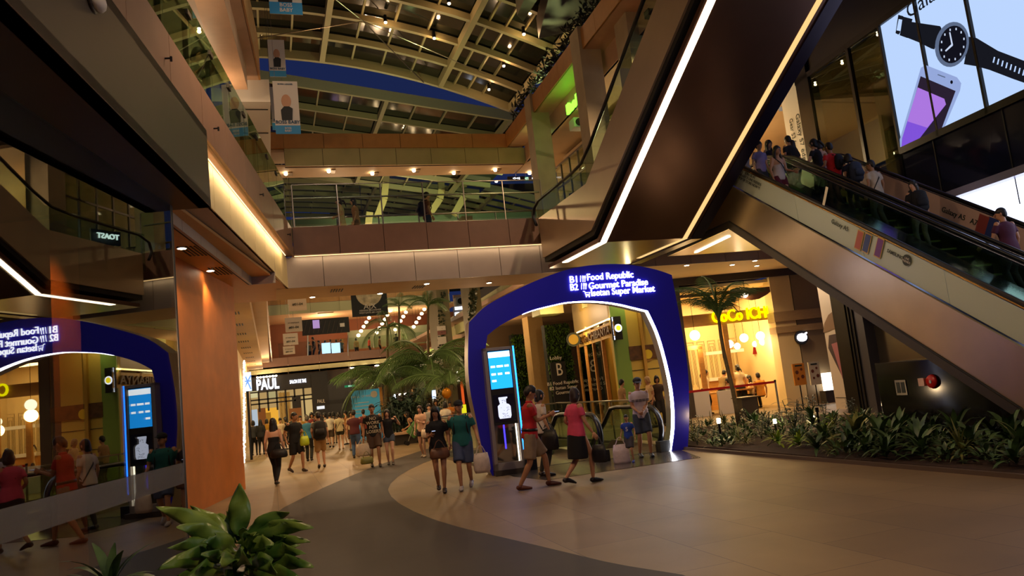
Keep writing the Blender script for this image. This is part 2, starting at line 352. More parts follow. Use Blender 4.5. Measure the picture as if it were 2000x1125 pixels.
# left 2F back wall and 3F wall beyond the railing
trim(MB().prism([Lp(2,3)+UP*5.6,Lp(20.3,3)+UP*5.6,Lp(20.3,3.1)+UP*5.6,Lp(2,3.1)+UP*5.6],UP*4.3),m_beige,name='wall_gallery')
# ---- steel and glass roof
def rz(x): return 15.0-.0205*x*x
def arch_roof(name,ys,zf,x0,x1,step,xs,zg,hb,label):
    t=thing(name,label,'roof',((x0+x1)/2,ys[0],zf(0)))
    n_=22
    for i,Y in enumerate(ys):
        m=MB(); P=[V((x0+(x1-x0)*k/n_,Y,zf(x0+(x1-x0)*k/n_))) for k in range(n_+1)]
        h2=hb*(1.6 if i==0 else 1)
        for k in range(n_): beam(P[k],P[k+1],.16,h2,m)
        m.build('arch_rib',m_roofst,t)
    for j,x in enumerate(xs):
        big=(j%4==0); m=MB(); z=zf(x); beam(V((x,ys[0],z+(-.05 if big else .12))),V((x,ys[-1],z+(-.05 if big else .12))),.2 if big else .07,.3 if big else .09,m)
        m.build('purlin',m_roofst,t)
    g=MB()
    for k in range(n_):
        xa=x0+(x1-x0)*k/n_; xb=x0+(x1-x0)*(k+1)/n_
        g.quad(V((xa,ys[0],zf(xa)+zg)),V((xb,ys[0],zf(xb)+zg)),V((xb,ys[-1],zf(xb)+zg)),V((xa,ys[-1],zf(xa)+zg)))
    g.build('roof_glass',m_roofgl,t)
    return t
rf=arch_roof('atrium_roof',[28.4-1.75*i for i in range(13)],rz,-9,10,1.3,[10,8.87,7.74]+[8.3-1.13*i for i in range(0,16)],.16,.22,'curved steel ribbed glass roof above the atrium, nearer of the two')
arch_roof('rear_roof',[34+2.8*i for i in range(6)],lambda x:16.6-.155*abs(x),-9,14,1.5,[12-1.5*i for i in range(14)],.18,.3,'lower steel and glass roof section beyond the strip of night sky')
m=MB(); P=[V((10,28.6,13.37)),V((10,6,13.37))]; beam(P[0],P[1],.3,.35,m); m.build('edge_beam',m_roofst,rf)
for a,c in [((3.75,24.5,14.4),(8.3,26,13.3)),((3.75,24.5,14.4),(-1,27,14.6)),((3.75,24.5,14.4),(6.5,28.3,13.9)),((3.75,24.5,14.4),(0,20,14.7)),((8.3,19,13.4),(3.75,22,14.4))]:
    MB().tube([a,c],.018,6).build('tie_rod',m_steelpost,rf)
rl=[(753,43),(848,74),(877,6),(984,128),(955,174),(1023,66)]
for i,(x,y) in enumerate(rl):
    # lamp hangs under the arch ribs
    r=ray(x,y); t_=5
    while (EYE+r*t_).z<rz((EYE+r*t_).x)-.22 and t_<80: t_+=.05
    p=EYE+r*t_
    o=thing('roof_spotlight','small roof spotlight, '+['left of the two near the tie rods','centre of the roof','at the top edge of the picture','right, second from the edge beam','lowest, close to the right corner of the roof','furthest right, beside the brown overhang'][i],'spotlight',p,'roof spotlights')
    MB().tube([p+UP*.25,p],[.05,.07],10).build('housing',m_blackmetal,o)
    MB().ell(p-UP*.02,(.05,.05,.04),10,6).build('bulb',e_lamp,o)
    lamp('POINT',p-UP*.12,25,AMB,.05,parent=o)
# brown overhang at the top
q=[gp(1052,76,12.6),gp(1105,63,12.6),gp(1185,-10,12.6),gp(1085,-60,12.6)]
trim(MB().prism(q,UP*.7),mat('umber overhang','#3c2a1e',.5),name='trim_overhang')
q=[gp(1010,30,12.9),gp(1022,42,12.9),gp(1075,-40,12.9),gp(1050,-60,12.9)]
trim(MB().prism(q,UP*.7),mat('green lit overhang','#4a4a2c',.5),name='trim_overhang_b')  # green light on this piece is painted into its colour
# ---- right of the arch: 2F slab edge, far columns
clad((9.9,24.0),(10.9,50),4.8,6.3,1.5,mat('green tinted stone panel','#b6b97e',.5,noise=.05,nscale=3),side=-1)
trim(MB().prism([V((9.95,22.3,4.8)),V((18,22.3,4.8)),V((20,56,4.8)),V((10.9,56,4.8))],UP*.3),m_ceil,name='ceiling_farright')

# seen over the bridge: far roof, raked posts and a low parapet
arch_roof('far_roof',[50+1.6*i for i in range(9)],lambda x:17.4-.0075*x*x,-6,26,1.6,[24-2*i for i in range(15)],.3,.3,'distant steel roof glimpsed through the glass above the bridge')
trim(MB().bb(-6,30,49,49.4,12.2,13.6),mat('mint grey parapet','#5c6a4c',.5)); trim(MB().bb(6,30,68,68.3,11,21),mat('night wall','#14100e',.7),name='wall_night')
for i,(pts) in enumerate((((753,358),(750,389),(736.5,424)),((864,357),(859,389),(838,420)),((905,386),(886,420)),((722,415),(719,440)))):
    P=[hp(x,y,(0,48),90) for x,y in pts]; t=thing('raked_post','pale bent roof post beyond the bridge glass, '+['left tall one','middle tall one','right short one','lowest stub'][i],'post',P[-1])
    m=MB()
    for a,b in zip(P[:-1],P[1:]): beam(a,b,.42,.3,m,0,V((0,1,0)))
    m.build('shaft',mat('lit cream post','#b8a870',.5,emit=0),t)
lamp('SPOT',(8,44,12),900,(1,.86,.5),.05,to=(9,49,15),spot=120); lamp('SPOT',(14,40,12.5),900,(.9,1,.5),.05,to=(14,50,15),spot=120)
# orange column inside the dark shop
q_=[hp(x,427,g0+nG*.45,GA) for x in (95,150)]
MB().prism([V((q_[0].x,q_[0].y,0)),V((q_[1].x,q_[1].y,0)),V((q_[1].x-.5,q_[1].y+.15,0)),V((q_[0].x-.5,q_[0].y+.15,0))],UP*q_[0].z).build('trim_orange_column',m_orangew,kind='structure')
cq=(q_[0]+q_[1])/2; lq=cq-nG*.38-dG*.25; lamp('SPOT',(lq.x,lq.y,3.62),260,(1,.6,.25),.03,to=(cq.x,cq.y,.6),spot=50)  # added spot just inside the glass, brightening the column

trim(MB().bb(10.7,10.8,20.4,26,5.9,9.5),m_beige,name='wall_landing')
m=MB(); random.seed(4)
for k in range(3200):
    Y=random.uniform(12,25); q=Rp(Y,random.uniform(.25,1.1))+UP*random.uniform(10.6,11.7-.3*random.random()); d=V((random.uniform(-1,1),random.uniform(-1,1),random.uniform(-.3,1))).normalized()*random.uniform(.16,.3); b=d.cross(V((.3,.2,1))).normalized()*.035
    m.quad(q,q+d*.5+b,q+d,q+d*.5-b)
props(m.build('hedge_foliage',mat('roof hedge leaf','#1a2212',.7)),'dark trailing hedge along the top of the right upper gallery','hedge',kind='stuff')
# ================================================================ ESCALATORS
class Fr:    # local frame: u along heading, w to its right, z up
    def __init__(s,o,h): s.o=V(o); s.u=hd(h); s.w=V((s.u.y,-s.u.x,0))
    def __call__(s,u,w,z=0): return s.o+s.u*u+s.w*w+UP*z
    def inv(s,p): d=p-s.o; return d.dot(s.u),d.dot(s.w),p.z
def prof(mb,F,pts,w0,w1,mi=0):
    mb.prism([F(u,w0,z) for u,z in pts],F.w*(w1-w0),mi)
m_truss=mat('satin stainless','#b09c80',.3,.9,noise=.07,nscale=1.3,bump=.03)
m_truss2=mat('dark edge strip','#4a443b',.4,.7)
m_under=mat('dark bronze soffit','#6a4a3c',.28,.6,noise=.06,nscale=1.5)
m_rub=mat('black rubber handrail','#0d0c10',.3)
m_step=mat('dark step','#16171c',.5,.5)
m_yel=mat('yellow step line','#6a7a3a',.6)
m_print=mat('printed mint panel','#b9c4ae',.35)
m_print2=mat('printed pink panel','#c7a99c',.4)
m_deck=mat('polished deck','#8f8fa2',.15,1)
m_goldtrim=mat('brass trim','#b78e4e',.25,1)
F1=Fr((10.45,15.26,0),4); T1=tan(R(32))
def z1(u,o=0): return 4.8+max(min(u,0),-8.96)*T1+o
e1=thing('escalator','twin escalator rising from the planting bed to the upper floor, with printed mint panels','escalator',F1(-4,1.6,0))
m=MB(); prof(m,F1,[(3.4,4.8),(0,4.8),(-7.68,0),(-11.5,0),(-11.5,.35),(-8.96,.35),(0,5.95),(3.4,5.95)],0,.05); m.build('side_panel',m_truss,e1)
m=MB(); prof(m,F1,[(3.4,4.8),(0,4.8),(-7.68,0),(-7.94,0),(-.06,4.96),(3.4,4.96)],-.015,0); prof(m,F1,[(3.4,4.95),(-.05,4.95),(-7.94,0.02),(-7.98,0.02),(-.06,4.98),(3.4,4.98)],-.02,0,1); m.build('edge_strip',[m_truss2,m_black],e1)
m=MB(); prof(m,F1,[(3.4,4.8),(0,4.8),(-7.68,0),(-7.9,0),(-.05,4.9),(3.4,4.9)],.06,3.3); m.build('soffit_panel',m_under,e1)
m=MB(); prof(m,F1,[(3.4,4.8),(0,4.8),(-7.68,0),(-11.5,0),(-11.5,.35),(-8.96,.35),(0,5.95),(3.4,5.95)],3.25,3.3); m.build('side_panel',m_truss,e1)
def inc(u0,u1,o0,o1):
    us=[u0]+[k for k in (0,-8.96) if u1<k<u0]+[u1]; return [(u,z1(u,o0)) for u in us]+[(u,z1(u,o1)) for u in reversed(us)]
for k in range(7):
    a=2.6-1.72*k if k else 3.3; c=2.6-1.72*(k+1)+.01
    if k==0: a=3.2
    if a>0 and c<0: pts=inc(a,c,1.17,1.70)
    elif c>0: pts=[(a,z1(a,1.17)),(c,z1(c,1.17)),(c,z1(c,1.70)),(a,z1(a,1.70))]
    else: pts=inc(a,c,1.17,1.70)
    for w0,mm in ((.07,m_print),(3.14,m_print2)):
        m=MB(); prof(m,F1,pts,w0,w0+.015); m.build('balustrade_panel',mm,e1)
for w0 in (1.5,1.8):
    m=MB(); prof(m,F1,inc(3.3,-10.6,1.1,1.68),w0,w0+.012); m.build('glass_panel',m_glassb,e1)
for w0 in (.08,1.5,1.81,3.15):
    P=[F1(4.0,w0,z1(1,1.3)),F1(4.1,w0,z1(1,1.55)),F1(3.9,w0,z1(1,1.76)),F1(3.4,w0,z1(1,1.8)),F1(0.3,w0,z1(1,1.8)),F1(-.3,w0,z1(-.3,1.77))]+[F1(-8.7,w0,z1(-8.7,1.8)),F1(-9.3,w0,1.0),F1(-10.2,w0,.98),F1(-10.8,w0,.95),F1(-11,w0,.75),F1(-10.8,w0,.5)]
    m=MB(); m.tube(P,[(.045,.03)]*len(P),8); m.build('handrail',m_rub,e1,smooth=True)
    m=MB(); P2=[p-UP*.06 for p in P[3:8]]; m.tube(P2,.022,6); m.build('rail_trim',m_goldtrim if w0<1 else m_deck,e1,smooth=True)
m=MB()
for w0,w1 in ((.05,.33),(1.36,1.92),(2.94,3.26)):
    prof(m,F1,inc(3.3,-10.8,.95,1.10) ,w0,w1)
m.build('deck_cover',m_deck,e1)
stm=MB(); st_l=MB()
su=.37; stm.box((0,0,-.1),(su,1.0,.2)); st0=None
for lane,(w0,w1) in enumerate(((.35,1.35),(1.93,2.93))):
    k=0; u=-8.96
    while u<3.2:
        z=z1(u,.8); uu=u
        m=MB(); m.prism([F1(u,w0,z-.23),F1(u+su,w0,z-.23),F1(u+su,w0,z),F1(u,w0,z)],F1.w*(w1-w0)); m.prism([F1(u-.002,w0+.02,z-.03),F1(u+.03,w0+.02,z-.03),F1(u+.03,w0+.02,z+.003),F1(u-.002,w0+.02,z+.003)],F1.w*(w1-w0-.04),1)
        m.build('step',[m_step,m_yel],e1); u+=su; k+=1
a_=[F1(.9,.45,4.79),F1(3.0,.6,4.79)]
MB().prism([a_[0],a_[1],a_[1]+F1.w*.09,a_[0]+F1.w*.09],-UP*.012).build('light_strip',ledw,e1)
MB().prism([F1(3.38,0,4.8),F1(3.38,3.3,4.8),F1(3.38,3.3,5.95),F1(3.38,0,5.95)],F1.u*.04).build('end_panel',m_truss,e1)
# printed text and gadgets on the mint panels
dS=(F1.u*-1*cos(R(32))-UP*sin(R(32))); uS=(F1.u*-sin(R(32))+UP*cos(R(32)))
def onp(px,py): return hp(px,py,F1(0,.05),4)
def e1text(s,px,py,size,mm,b=.01): text(s,size,onp(px,py)-F1.w*.0,dS,uS,mm,'printed_text',e1,.002,b)
m_ink=mat('dark ink','#2b3328',.6); m_navyink=mat('navy ink','#2a2f4a',.5)
e1text('JOIN US AT\nGALAXY X LINE FRIENDS\nPOP UP STORE NOW !!!',1464,350,.085,m_ink,.004)
e1text('Galaxy A5',1640,440,.12,m_ink,.005); e1text('SAMSUNG',1748,497,.085,m_ink,.012)
def e1card(px,py,w_,h_,mm,name='printed_phone',off=.004):
    c=onp(px,py)-F1.w*(.0); m=MB(); a=dS*w_/2; b=uS*h_/2
    m.prism([c-a-b,c+a-b,c+a+b,c-a+b],-F1.w*off); return m.build(name,mm,e1)
for px,py,c in ((1678,469,'#b0553c'),(1693,475,'#2b3f78'),(1717,484,'#6d2a7a')):
    e1card(px,py,.17,.36,mat('phone border '+c,'#c9a24c',.4)); e1card(px,py,.14,.32,mat('phone picture '+c,c,.4),off=.007)
m=MB(); c=onp(1771,508); m.tube([c,c-F1.w*.006],.095,20); m.build('round_mark',m_ink,e1); text('LINE\nFRIENDS',.05,c-F1.w*.008,dS,uS,m_white,'printed_text',e1,.001)
e1card(1612,383,.07,.36,mat('pale sticker','#e0d6b4',.5),'printed_sticker')
# far panel print
def onf(px,py): return hp(px,py,F1(0,3.13),4)
text('Galaxy A5   A7',.15,onf(1873,422),dS,uS,m_ink,'printed_text',e1,.002,.006)
for px,py,c in ((1918,440,'#8c3f3a'),(1936,446,'#2d3c78')):
    c_=onf(px,py); m=MB(); a=dS*.12; b=uS*.2; m.prism([c_-a-b,c_+a-b,c_+a+b,c_-a+b],-F1.w*.006); m.build('printed_phone',mat('phone picture '+c,c,.4),e1)
# ---- plinth under the escalator
m=MB(); prof(m,F1,[(-6.55,0),(-2.9,0),(-2.9,1.38),(-5.15,1.38),(-6.55,.5)],1.0,2.6)
pd=m.build('equipment_box',mat('black polished granite','#15120f',.12,noise=.3,nscale=20),bevel=.01); props(pd,'black polished machine box standing under the escalator behind the planting bed','box')
def onbox(px,py): return hp(px,py,F1(0,.99),4)
c=onbox(1760,757); t=thing('wall_plate','small square steel plate with two symbols on the black machine box','sign',c)
m=MB(); m.box(c,(.012,.28,.28),4); m.build('plate',m_steelpost,t); m=MB()
for d in (-.06,.06): m.box(c+F1.u*d-F1.w*.008,(.006,.09,.2),4)
m.build('symbol',m_ink,t)
c=onbox(1822,745); t=thing('alarm_bell','red round fire alarm bell mounted on the black machine box under the escalator','alarm',c)
MB().tube([c,c-F1.w*.05],[.13,.11],20).build('bell',mat('alarm red','#e0261c',.35),t,smooth=True)
MB().tube([c-F1.w*.05,c-F1.w*.06],.03,12).build('boss',m_white,t); MB().box(c+F1.u*.2-F1.w*.04,(.07,.14,.14),4).build('call_point',mat('call point','#f0c0a8',.4),t)
# ---- E2, overhead
F2=Fr((7.6,16.15,0),180)
F2.w=V((1,0,0)); T2=.559
def z2(u,o=0): return 4.8+max(u,0)*T2+o
e2=thing('escalator','long dark escalator climbing overhead with two glowing strips along its underside','escalator',(8.8,18,5))
UE=15.5
def inc2(o0,o1,u0=-3.4,u1=UE): return [(u0,z2(u0,o0)),(0,z2(0,o0)),(u1,z2(u1,o0)),(u1,z2(u1,o1)),(0,z2(0,o1)),(u0,z2(u0,o1))]
m=MB(); prof(m,F2,inc2(0,.1),-.12,2.35); m.build('soffit_panel',m_under,e2)
for w0,w1 in ((-.25,-.20),(2.60,2.65)):
    m=MB(); prof(m,F2,inc2(.3,1.42),w0,w1); m.build('side_panel',mat('brushed bronze side','#b8a48a',.36,.6,noise=.06,nscale=1.4,bump=.04),e2)
m=MB(); prof(m,F2,inc2(.18,.3),-.2,2.6); m.build('recess_panel',m_black,e2)
for w0,mm in ((-.06,ledw),(2.12,emat('dim warm led','#ffcf86',1.1))):
    m=MB(); prof(m,F2,inc2(-.012,-.001,-2.5),w0,w0+(.15 if w0<0 else .12)); m.build('light_strip',mm,e2)
m=MB(); prof(m,F2,inc2(-.03,.06,-3.3),2.35,2.65); m.build('edge_strip',mat('plum edge','#2a2036',.3,.5),e2)
for w0 in (-.2,2.6):
    for k in range(9):
        a=1.9*k; m=MB(); prof(m,F2,[(a,z2(a,1.42)),(a+1.88,z2(a+1.88,1.42)),(a+1.88,z2(a+1.88,1.98)),(a,z2(a,1.98))],w0,w0+.012); m.build('glass_panel',m_glassb,e2)
    m=MB(); prof(m,F2,[(-3.6,5.75),(0,z2(0,1.42)),(0,z2(0,1.98)),(-3.6,z2(0,1.98))],w0,w0+.012); m.build('glass_panel',m_glassb,e2)
    P=[F2(UE,w0,z2(UE,2.03)),F2(.4,w0,z2(.4,2.03)),F2(-.2,w0,z2(0,1.93)+.06),F2(-.9,w0,z2(0,1.93)),F2(-3.4,w0,z2(0,1.92)),F2(-3.8,w0,z2(0,1.8)),F2(-3.9,w0,z2(0,1.55)),F2(-3.75,w0,z2(0,1.3))]
    MB().tube(P,[(.045,.03)]*len(P),8).build('handrail',m_rub,e2,smooth=True)
m=MB(); prof(m,F2,inc2(.85,.9),.3,2.1); m.build('tread_band',m_step,e2)
# boxed corner of the bridge below it
trim(MB().prism([V((7.82,20.0,5.5)),V((7.38,18.7,5.5)),V((7.8,18.6,5.5)),V((8.2,20.0,5.5))],UP*.78),m_brown)
# ================================================================ BLUE ARCH
pA=V((4.037,14.95,0)); FA=Fr(pA,94)         # u along the arch, w towards the camera side
FA.w=-FA.w if FA.w.y>0 else FA.w             # w points to the camera
def onA(px,py,off=0): return hp(px,py,pA+FA.w*off,94)
def sA(px,py): p=onA(px,py); return p.dot(FA.u)-pA.dot(FA.u),p.z
out=[(962,931),(945,890),(930,820),(918,760),(914,700),(916,630),(950,597),(1000,570),(1050,547),(1100,529),(1140,520),(1180,516),(1215,516),(1250,520),(1283,527),(1312,537),(1322,590),(1331,640),(1341,700),(1345,750),(1346,820),(1343,878)]
inn=[(985,926),(968,880),(955,820),(947,760),(946,705),(952,655),(975,637),(1006,620),(1040,606),(1075,597),(1110,590),(1150,588),(1185,590),(1215,595),(1240,601),(1265,607),(1285,650),(1300,700),(1311,750),(1316,790),(1317,835),(1311,881)]
O_=[sA(*p) for p in out]; I_=[sA(*p) for p in inn]
def sm(P):  # smooth by subdividing with catmull-rom inside each of the three runs
    res=[]
    for a,b in ((0,5),(5,15),(15,21)):
        Q=P[a:b+1]
        for i in range(len(Q)-1):
            p0=Q[max(i-1,0)];p1=Q[i];p2=Q[i+1];p3=Q[min(i+2,len(Q)-1)]
            for k in range(4):
                t=k/4; f=lambda j:.5*((2*p1[j])+(-p0[j]+p2[j])*t+(2*p0[j]-5*p1[j]+4*p2[j]-p3[j])*t*t+(-p0[j]+3*p1[j]-3*p2[j]+p3[j])*t**3)
                res.append((f(0),f(1)))
    return res+[P[-1]]
O_=[(s,max(z,.0)) for s,z in sm(O_)]; I_=[(s,max(z,.0)) for s,z in sm(I_)]
O_[0]=(O_[0][0],0);I_[0]=(I_[0][0],0);O_[-1]=(O_[-1][0],0);I_[-1]=(I_[-1][0],0)
D=.42; ar=thing('entrance_arch','big glossy blue arch over the escalators to the basement, lettered B1 and B2','arch',(6,14.9,0))
def aP(q,d): return FA(q[0],-d,q[1])
n_=len(O_); m=MB(); vs=[]
for i in range(n_): vs+=[aP(O_[i],0),aP(I_[i],0),aP(O_[i],D),aP(I_[i],D)]
fs=[];mi=[]
for i in range(n_-1):
    a=4*i;b=a+4
    m.add([vs[a],vs[a+1],vs[b+1],vs[b]],[(0,1,2,3)],0); m.add([vs[a+2],vs[a+3],vs[b+3],vs[b+2]],[(0,3,2,1)],0)
    m.add([vs[a],vs[b],vs[b+2],vs[a+2]],[(0,1,2,3)],1); m.add([vs[a+1],vs[a+3],vs[b+3],vs[b+1]],[(0,1,2,3)],1)
m.build('frame',[mat('royal blue lacquer','#2420c8',.3),mat('grey beige rim','#9a8f80',.35,.5)],ar)
m=MB()
for i in range(30,n_-1):
    q0,q1=I_[i],I_[i+1]
    m.prism([aP(q0,-.004),aP(q1,-.004),aP((q1[0],q1[1]),.13),aP((q0[0],q0[1]),.13)],(V((0,0,-.012)) if i<60 else FA.u*-.012))
m.build('light_strip',emat('cool white led','#f2f4ff',14),ar)
def fit(s,pa,pb,h,mm,org,right,parent,name='lettering',bold=.01,ext=.012,**kw):
    """lettering stretched to run from pa to pb"""
    o=text(s,h,V((0,0,0)),(1,0,0),(0,1,0),mm,name,parent,ext,bold,'LEFT',**kw)
    xs=[v.co.x for v in o.data.vertices]; ys=[v.co.y for v in o.data.vertices]
    L=(V(pb)-V(pa)).length; k=L/(max(xs)-min(xs)); r=(V(pb)-V(pa)).normalized(); nrm=r.cross(UP).normalized(); u=nrm.cross(r)*-1
    if u.z<0: u=-u
    n2=r.cross(u)
    y0=(max(ys)+min(ys))/2
    for v in o.data.vertices:
        x,y,z=v.co; v.co=V(pa)+r*((x-min(xs))*k)+u*(y-y0)+n2*z
    if parent is not None: o.matrix_parent_inverse=wm(parent).inverted()
    return o
e_txt=emat('backlit letters','#f4f2ff',4)
def AT(s,x0,y0,x1,y1,h): fit(s,onA(x0,y0,.02),onA(x1,y1,.02),h,e_txt,None,None,ar,bold=.008)
AT('B1',1113,546,1127,545.2,.2); AT('B2',1114,561,1129,560,.2)
AT('Food Republic',1147,543.5,1237,537.5,.2); AT('Gourmet Paradise',1150,558.5,1265,550,.2); AT('Isetan Super Market',1155,574,1279,565,.2)
for x,y in ((1134,544.5),(1136,559)):
    m=MB(); a=onA(x,y-6,.02);b=onA(x,y+6,.02); m.tube([a,b],.008,6); m.build('lettering',e_txt,ar)
    m=MB()
    for dx in (4.6,8.4):
        m.tube([onA(x+dx,y-6,.02),onA(x+dx,y+6,.02)],.008,6)
    for dx in (3.6,5.6): m.tube([onA(x+dx,y-6,.02),onA(x+dx,y-1,.02)],.006,5)
    m.tube([onA(x+8.6,y-6,.02),onA(x+9.6,y-3,.02),onA(x+8.6,y,.02)],.008,6)
    m.build('cutlery_symbol',e_txt,ar)
m=MB(); m.tube([onA(1139,569,.02),onA(1142,569,.02),onA(1144.5,577,.02),onA(1152,576.3,.02)],.008,5); m.tube([onA(1143,571.5,.02),onA(1152.5,570.8,.02),onA(1151,574.6,.02),onA(1144,575,.02)],.008,5)
for x in (1145.5,1151): m.ell(onA(x,579,.02),(.015,.01,.015),8,6)
m.build('trolley_symbol',e_txt,ar)
# ================================================================ DIRECTORY KIOSK
kp=V((4.17,14.72,0)); FK=Fr(kp,94); FK.w=-FK.w if FK.w.y>0 else FK.w
def onK(px,py,off=0): return hp(px,py,kp+FK.w*off,94)
ki=thing('directory_kiosk','tall lit directory totem with blue screen in front of the arch, left leg','kiosk',(4.45,14.7,0))
u0=FK.inv(onK(956,806))[0]; kw=.60
def kbox(m,u0,u1,z0,z1,w0,w1,mi=0): m.prism([FK(u0,w0,z0),FK(u1,w0,z0),FK(u1,w1,z0),FK(u0,w1,z0)],UP*(z1-z0),mi)
KZ=2.50
m=MB(); kbox(m,u0,u0+.07,.1,KZ,-.2,0); kbox(m,u0+kw-.05,u0+kw,.1,KZ,-.2,0); kbox(m,u0,u0+kw,KZ-.06,KZ,-.2,0); kbox(m,u0,u0+kw,.1,.24,-.2,0); m.build('frame',mat('kiosk silver frame','#a39c98',.35,.6),ki,bevel=.005)
m=MB(); kbox(m,u0-.0,u0+kw+.1,0,.1,-.22,.02); m.build('plinth',m_greyd,ki)
m=MB(); kbox(m,u0+.07,u0+kw-.05,.97,KZ-.06,-.12,-.02); m.build('housing',m_black,ki)
m=MB(); kbox(m,u0+.09,u0+kw-.07,1.68,KZ-.08,-.02,-.012); m.build('screen',emat('cyan screen','#1c8fe8',2.2),ki)
m=MB(); kbox(m,u0+.09,u0+kw-.07,KZ-.2,KZ-.09,-.012,-.009); 
for r_,cs in ((2.12,(.02,.14,.30)),(1.97,(.02,.15,.30)),(1.84,(.02,))):
    for c_ in cs: kbox(m,u0+.1+c_,u0+.1+c_+(.09 if c_!=.14 else .13),r_-.02,r_+.02,-.012,-.009)
m.build('lettering',emat('screen white','#f2f6ff',2.4),ki)  # plain white tiles of the screen, no letters
m=MB(); kbox(m,u0+.10,u0+kw-.08,1.03,1.56,-.02,-.012); m.build('poster',mat('night poster','#1b1b2c',.2),ki)
c=FK(u0+.30,-.008,1.29); m=MB(); random.seed(3)
wP=emat('poster line art','#d9dcf5',1.3); 
m.prism([c+FK.u*x+UP*z for x,z in ((-.10,-.2),(.12,-.2),(.14,-.15),(.14,.03),(.11,.07),(.06,.09),(.06,.18),(.09,.19),(.09,.22),(-.09,.22),(-.09,.19),(-.07,.09),(-.12,.05),(-.12,-.15))],FK.w*.002)
m.build('poster_artwork',wP,ki)
m=MB()
for k in range(26):
    a=random.uniform(-.1,.11); b=random.uniform(-.18,.17); 
    if abs(a)>.06 and b>.06: continue
    m.tube([c+FK.u*a+UP*b+FK.w*.003,c+FK.u*(a+random.uniform(-.04,.04))+UP*(b+random.uniform(-.03,.03))+FK.w*.003],.004,4)
m.build('poster_artwork',m_navyink,ki)
m=MB(); kbox(m,u0+kw,u0+kw+.03,.45,KZ,-.04,.0); m.build('light_strip',emat('azure led','#1e6cff',7),ki)
m=MB(); kbox(m,u0+.07,u0+kw-.05,.24,.97,-.09,-.08); m.build('mirror_panel',mat('kiosk mirror','#b9b3a0',.05,.95),ki)
m=MB(); kbox(m,u0+kw-.09,u0+kw-.07,.24,.97,-.08,-.06); m.build('light_strip',emat('soft white led','#fff2dc',4),ki)
m=MB(); kbox(m,u0+.26,u0+.29,.5,.97,-.08,-.07); m.build('light_strip',emat('violet led','#3c30e0',3),ki)
for k,(a,c_) in enumerate(((.2,'#b0642c'),(.1,'#5c4a34'),(.36,'#c9b49a'))):
    pass
# ================================================================ ESCALATORS TO THE BASEMENT
TD=tan(R(30))
def basement(nw,base,uend,flat,labels):
    pass
bx=thing('escalator','pair of escalators going down to the basement under the blue arch','escalator',(6.2,15.5,0))
news=[V((4.85,14.95,0)),V((6.3,14.62,0)),V((7.78,14.8,0))]
m_bglass=glassmat('basement balustrade glass','#d4e4cc',.05)
for i,b in enumerate(news):
    FB=Fr(b,AX); fl=2.3
    def zz(u): return -max(0,u-fl)*TD
    pts=[FB(.18,0,.16)]+[FB(.44-.44*cos(a),0,.53+.42*sin(a)) for a in [R(x) for x in range(-60,91,15)]]+[FB(fl-.2,0,.95),FB(fl+.15,0,.92)]+[FB(u,0,.93+zz(u)) for u in (fl+.6,7.2)]
    MB().tube(pts,[(.06,.05)]*len(pts),8,upv=FB.w).build('handrail',m_rub,bx,smooth=True)
    g=MB(); G=[(.12,.22),(.06,.5),(.14,.75),(.42,.89),(fl,.89),(7.2,.89+zz(7.2)),(7.2,.2+zz(7.2)),(fl,.2)]
    g.prism([FB(u,-.006,z) for u,z in G],FB.w*.012); g.build('glass_panel',m_bglass,bx)
    k=MB(); K=[(.1,0.0),(.1,.16),(fl,.2),(7.2,.2+zz(7.2)),(7.2,-.3+zz(7.2)),(fl,-.02)]
    k.prism([FB(u,-.14,z) for u,z in K],FB.w*.28); k.build('skirt_panel',m_steel,bx)
    MB().box(FB(.02,0,.12),(.24,.2,.22),AX).build('newel_base',m_black,bx)
    if i<2:
        for q in range(9):
            u=fl+.1+q*.4; m=MB(); m.prism([FB(u,.16,zz(u)-.3),FB(u+.4,.16,zz(u)-.3),FB(u+.4,.16,zz(u+.2)-.02),FB(u,.16,zz(u+.2)-.02)],FB.w*1.2); m.build('step',m_step,bx)
        MB().prism([FB(.3,.16,.004),FB(fl+.1,.16,.004),FB(fl+.1,1.36,.004),FB(.3,1.36,.004)],UP*.01).build('comb_plate',m_steel,bx)
# guard rails round the well
def railing(name,pts,label,h=1.05,n=None,z0=0,posts=True,gm=None,group=None,post_w=.02,top=.02,kerb=True):
    t=thing(name,label,'railing',V(pts[0])+UP*z0,group)
    for a,b in zip(pts[:-1],pts[1:]):
        a=V(a)+UP*z0; b=V(b)+UP*z0; L=(b-a).length; k=max(1,round(L/(n or 1.3))); d=(b-a)/k
        for i in range(k):
            p=a+d*i; q=a+d*(i+1); s=d.normalized()*.012
            MB().prism([p+s+UP*.06,q-s+UP*.06,q-s+UP*h,p+s+UP*h],d.cross(UP).normalized()*.012).build('glass_panel',gm or m_glass,t)
            if posts: MB().tube([p,p+UP*h],post_w,6).build('post',m_steelpost,t)
        if posts: MB().tube([b,b+UP*h],post_w,6).build('post',m_steelpost,t)
        MB().tube([a+UP*(h+.02),b+UP*(h+.02)],top,6).build('handrail',m_steelpost,t)
        if kerb: MB().prism([a,b,b+d.cross(UP).normalized()*.05,a+d.cross(UP).normalized()*.05],UP*.07).build('base_rail',m_steelpost,t)
    return t
railing('glass_railing',[H1+V((-.12,-.1,0)),H4+V((-.12,.1,0)),H3+V((.1,.1,0)),H2+V((.1,.3,0))],'glass guard rail with steel posts around the basement escalator well')
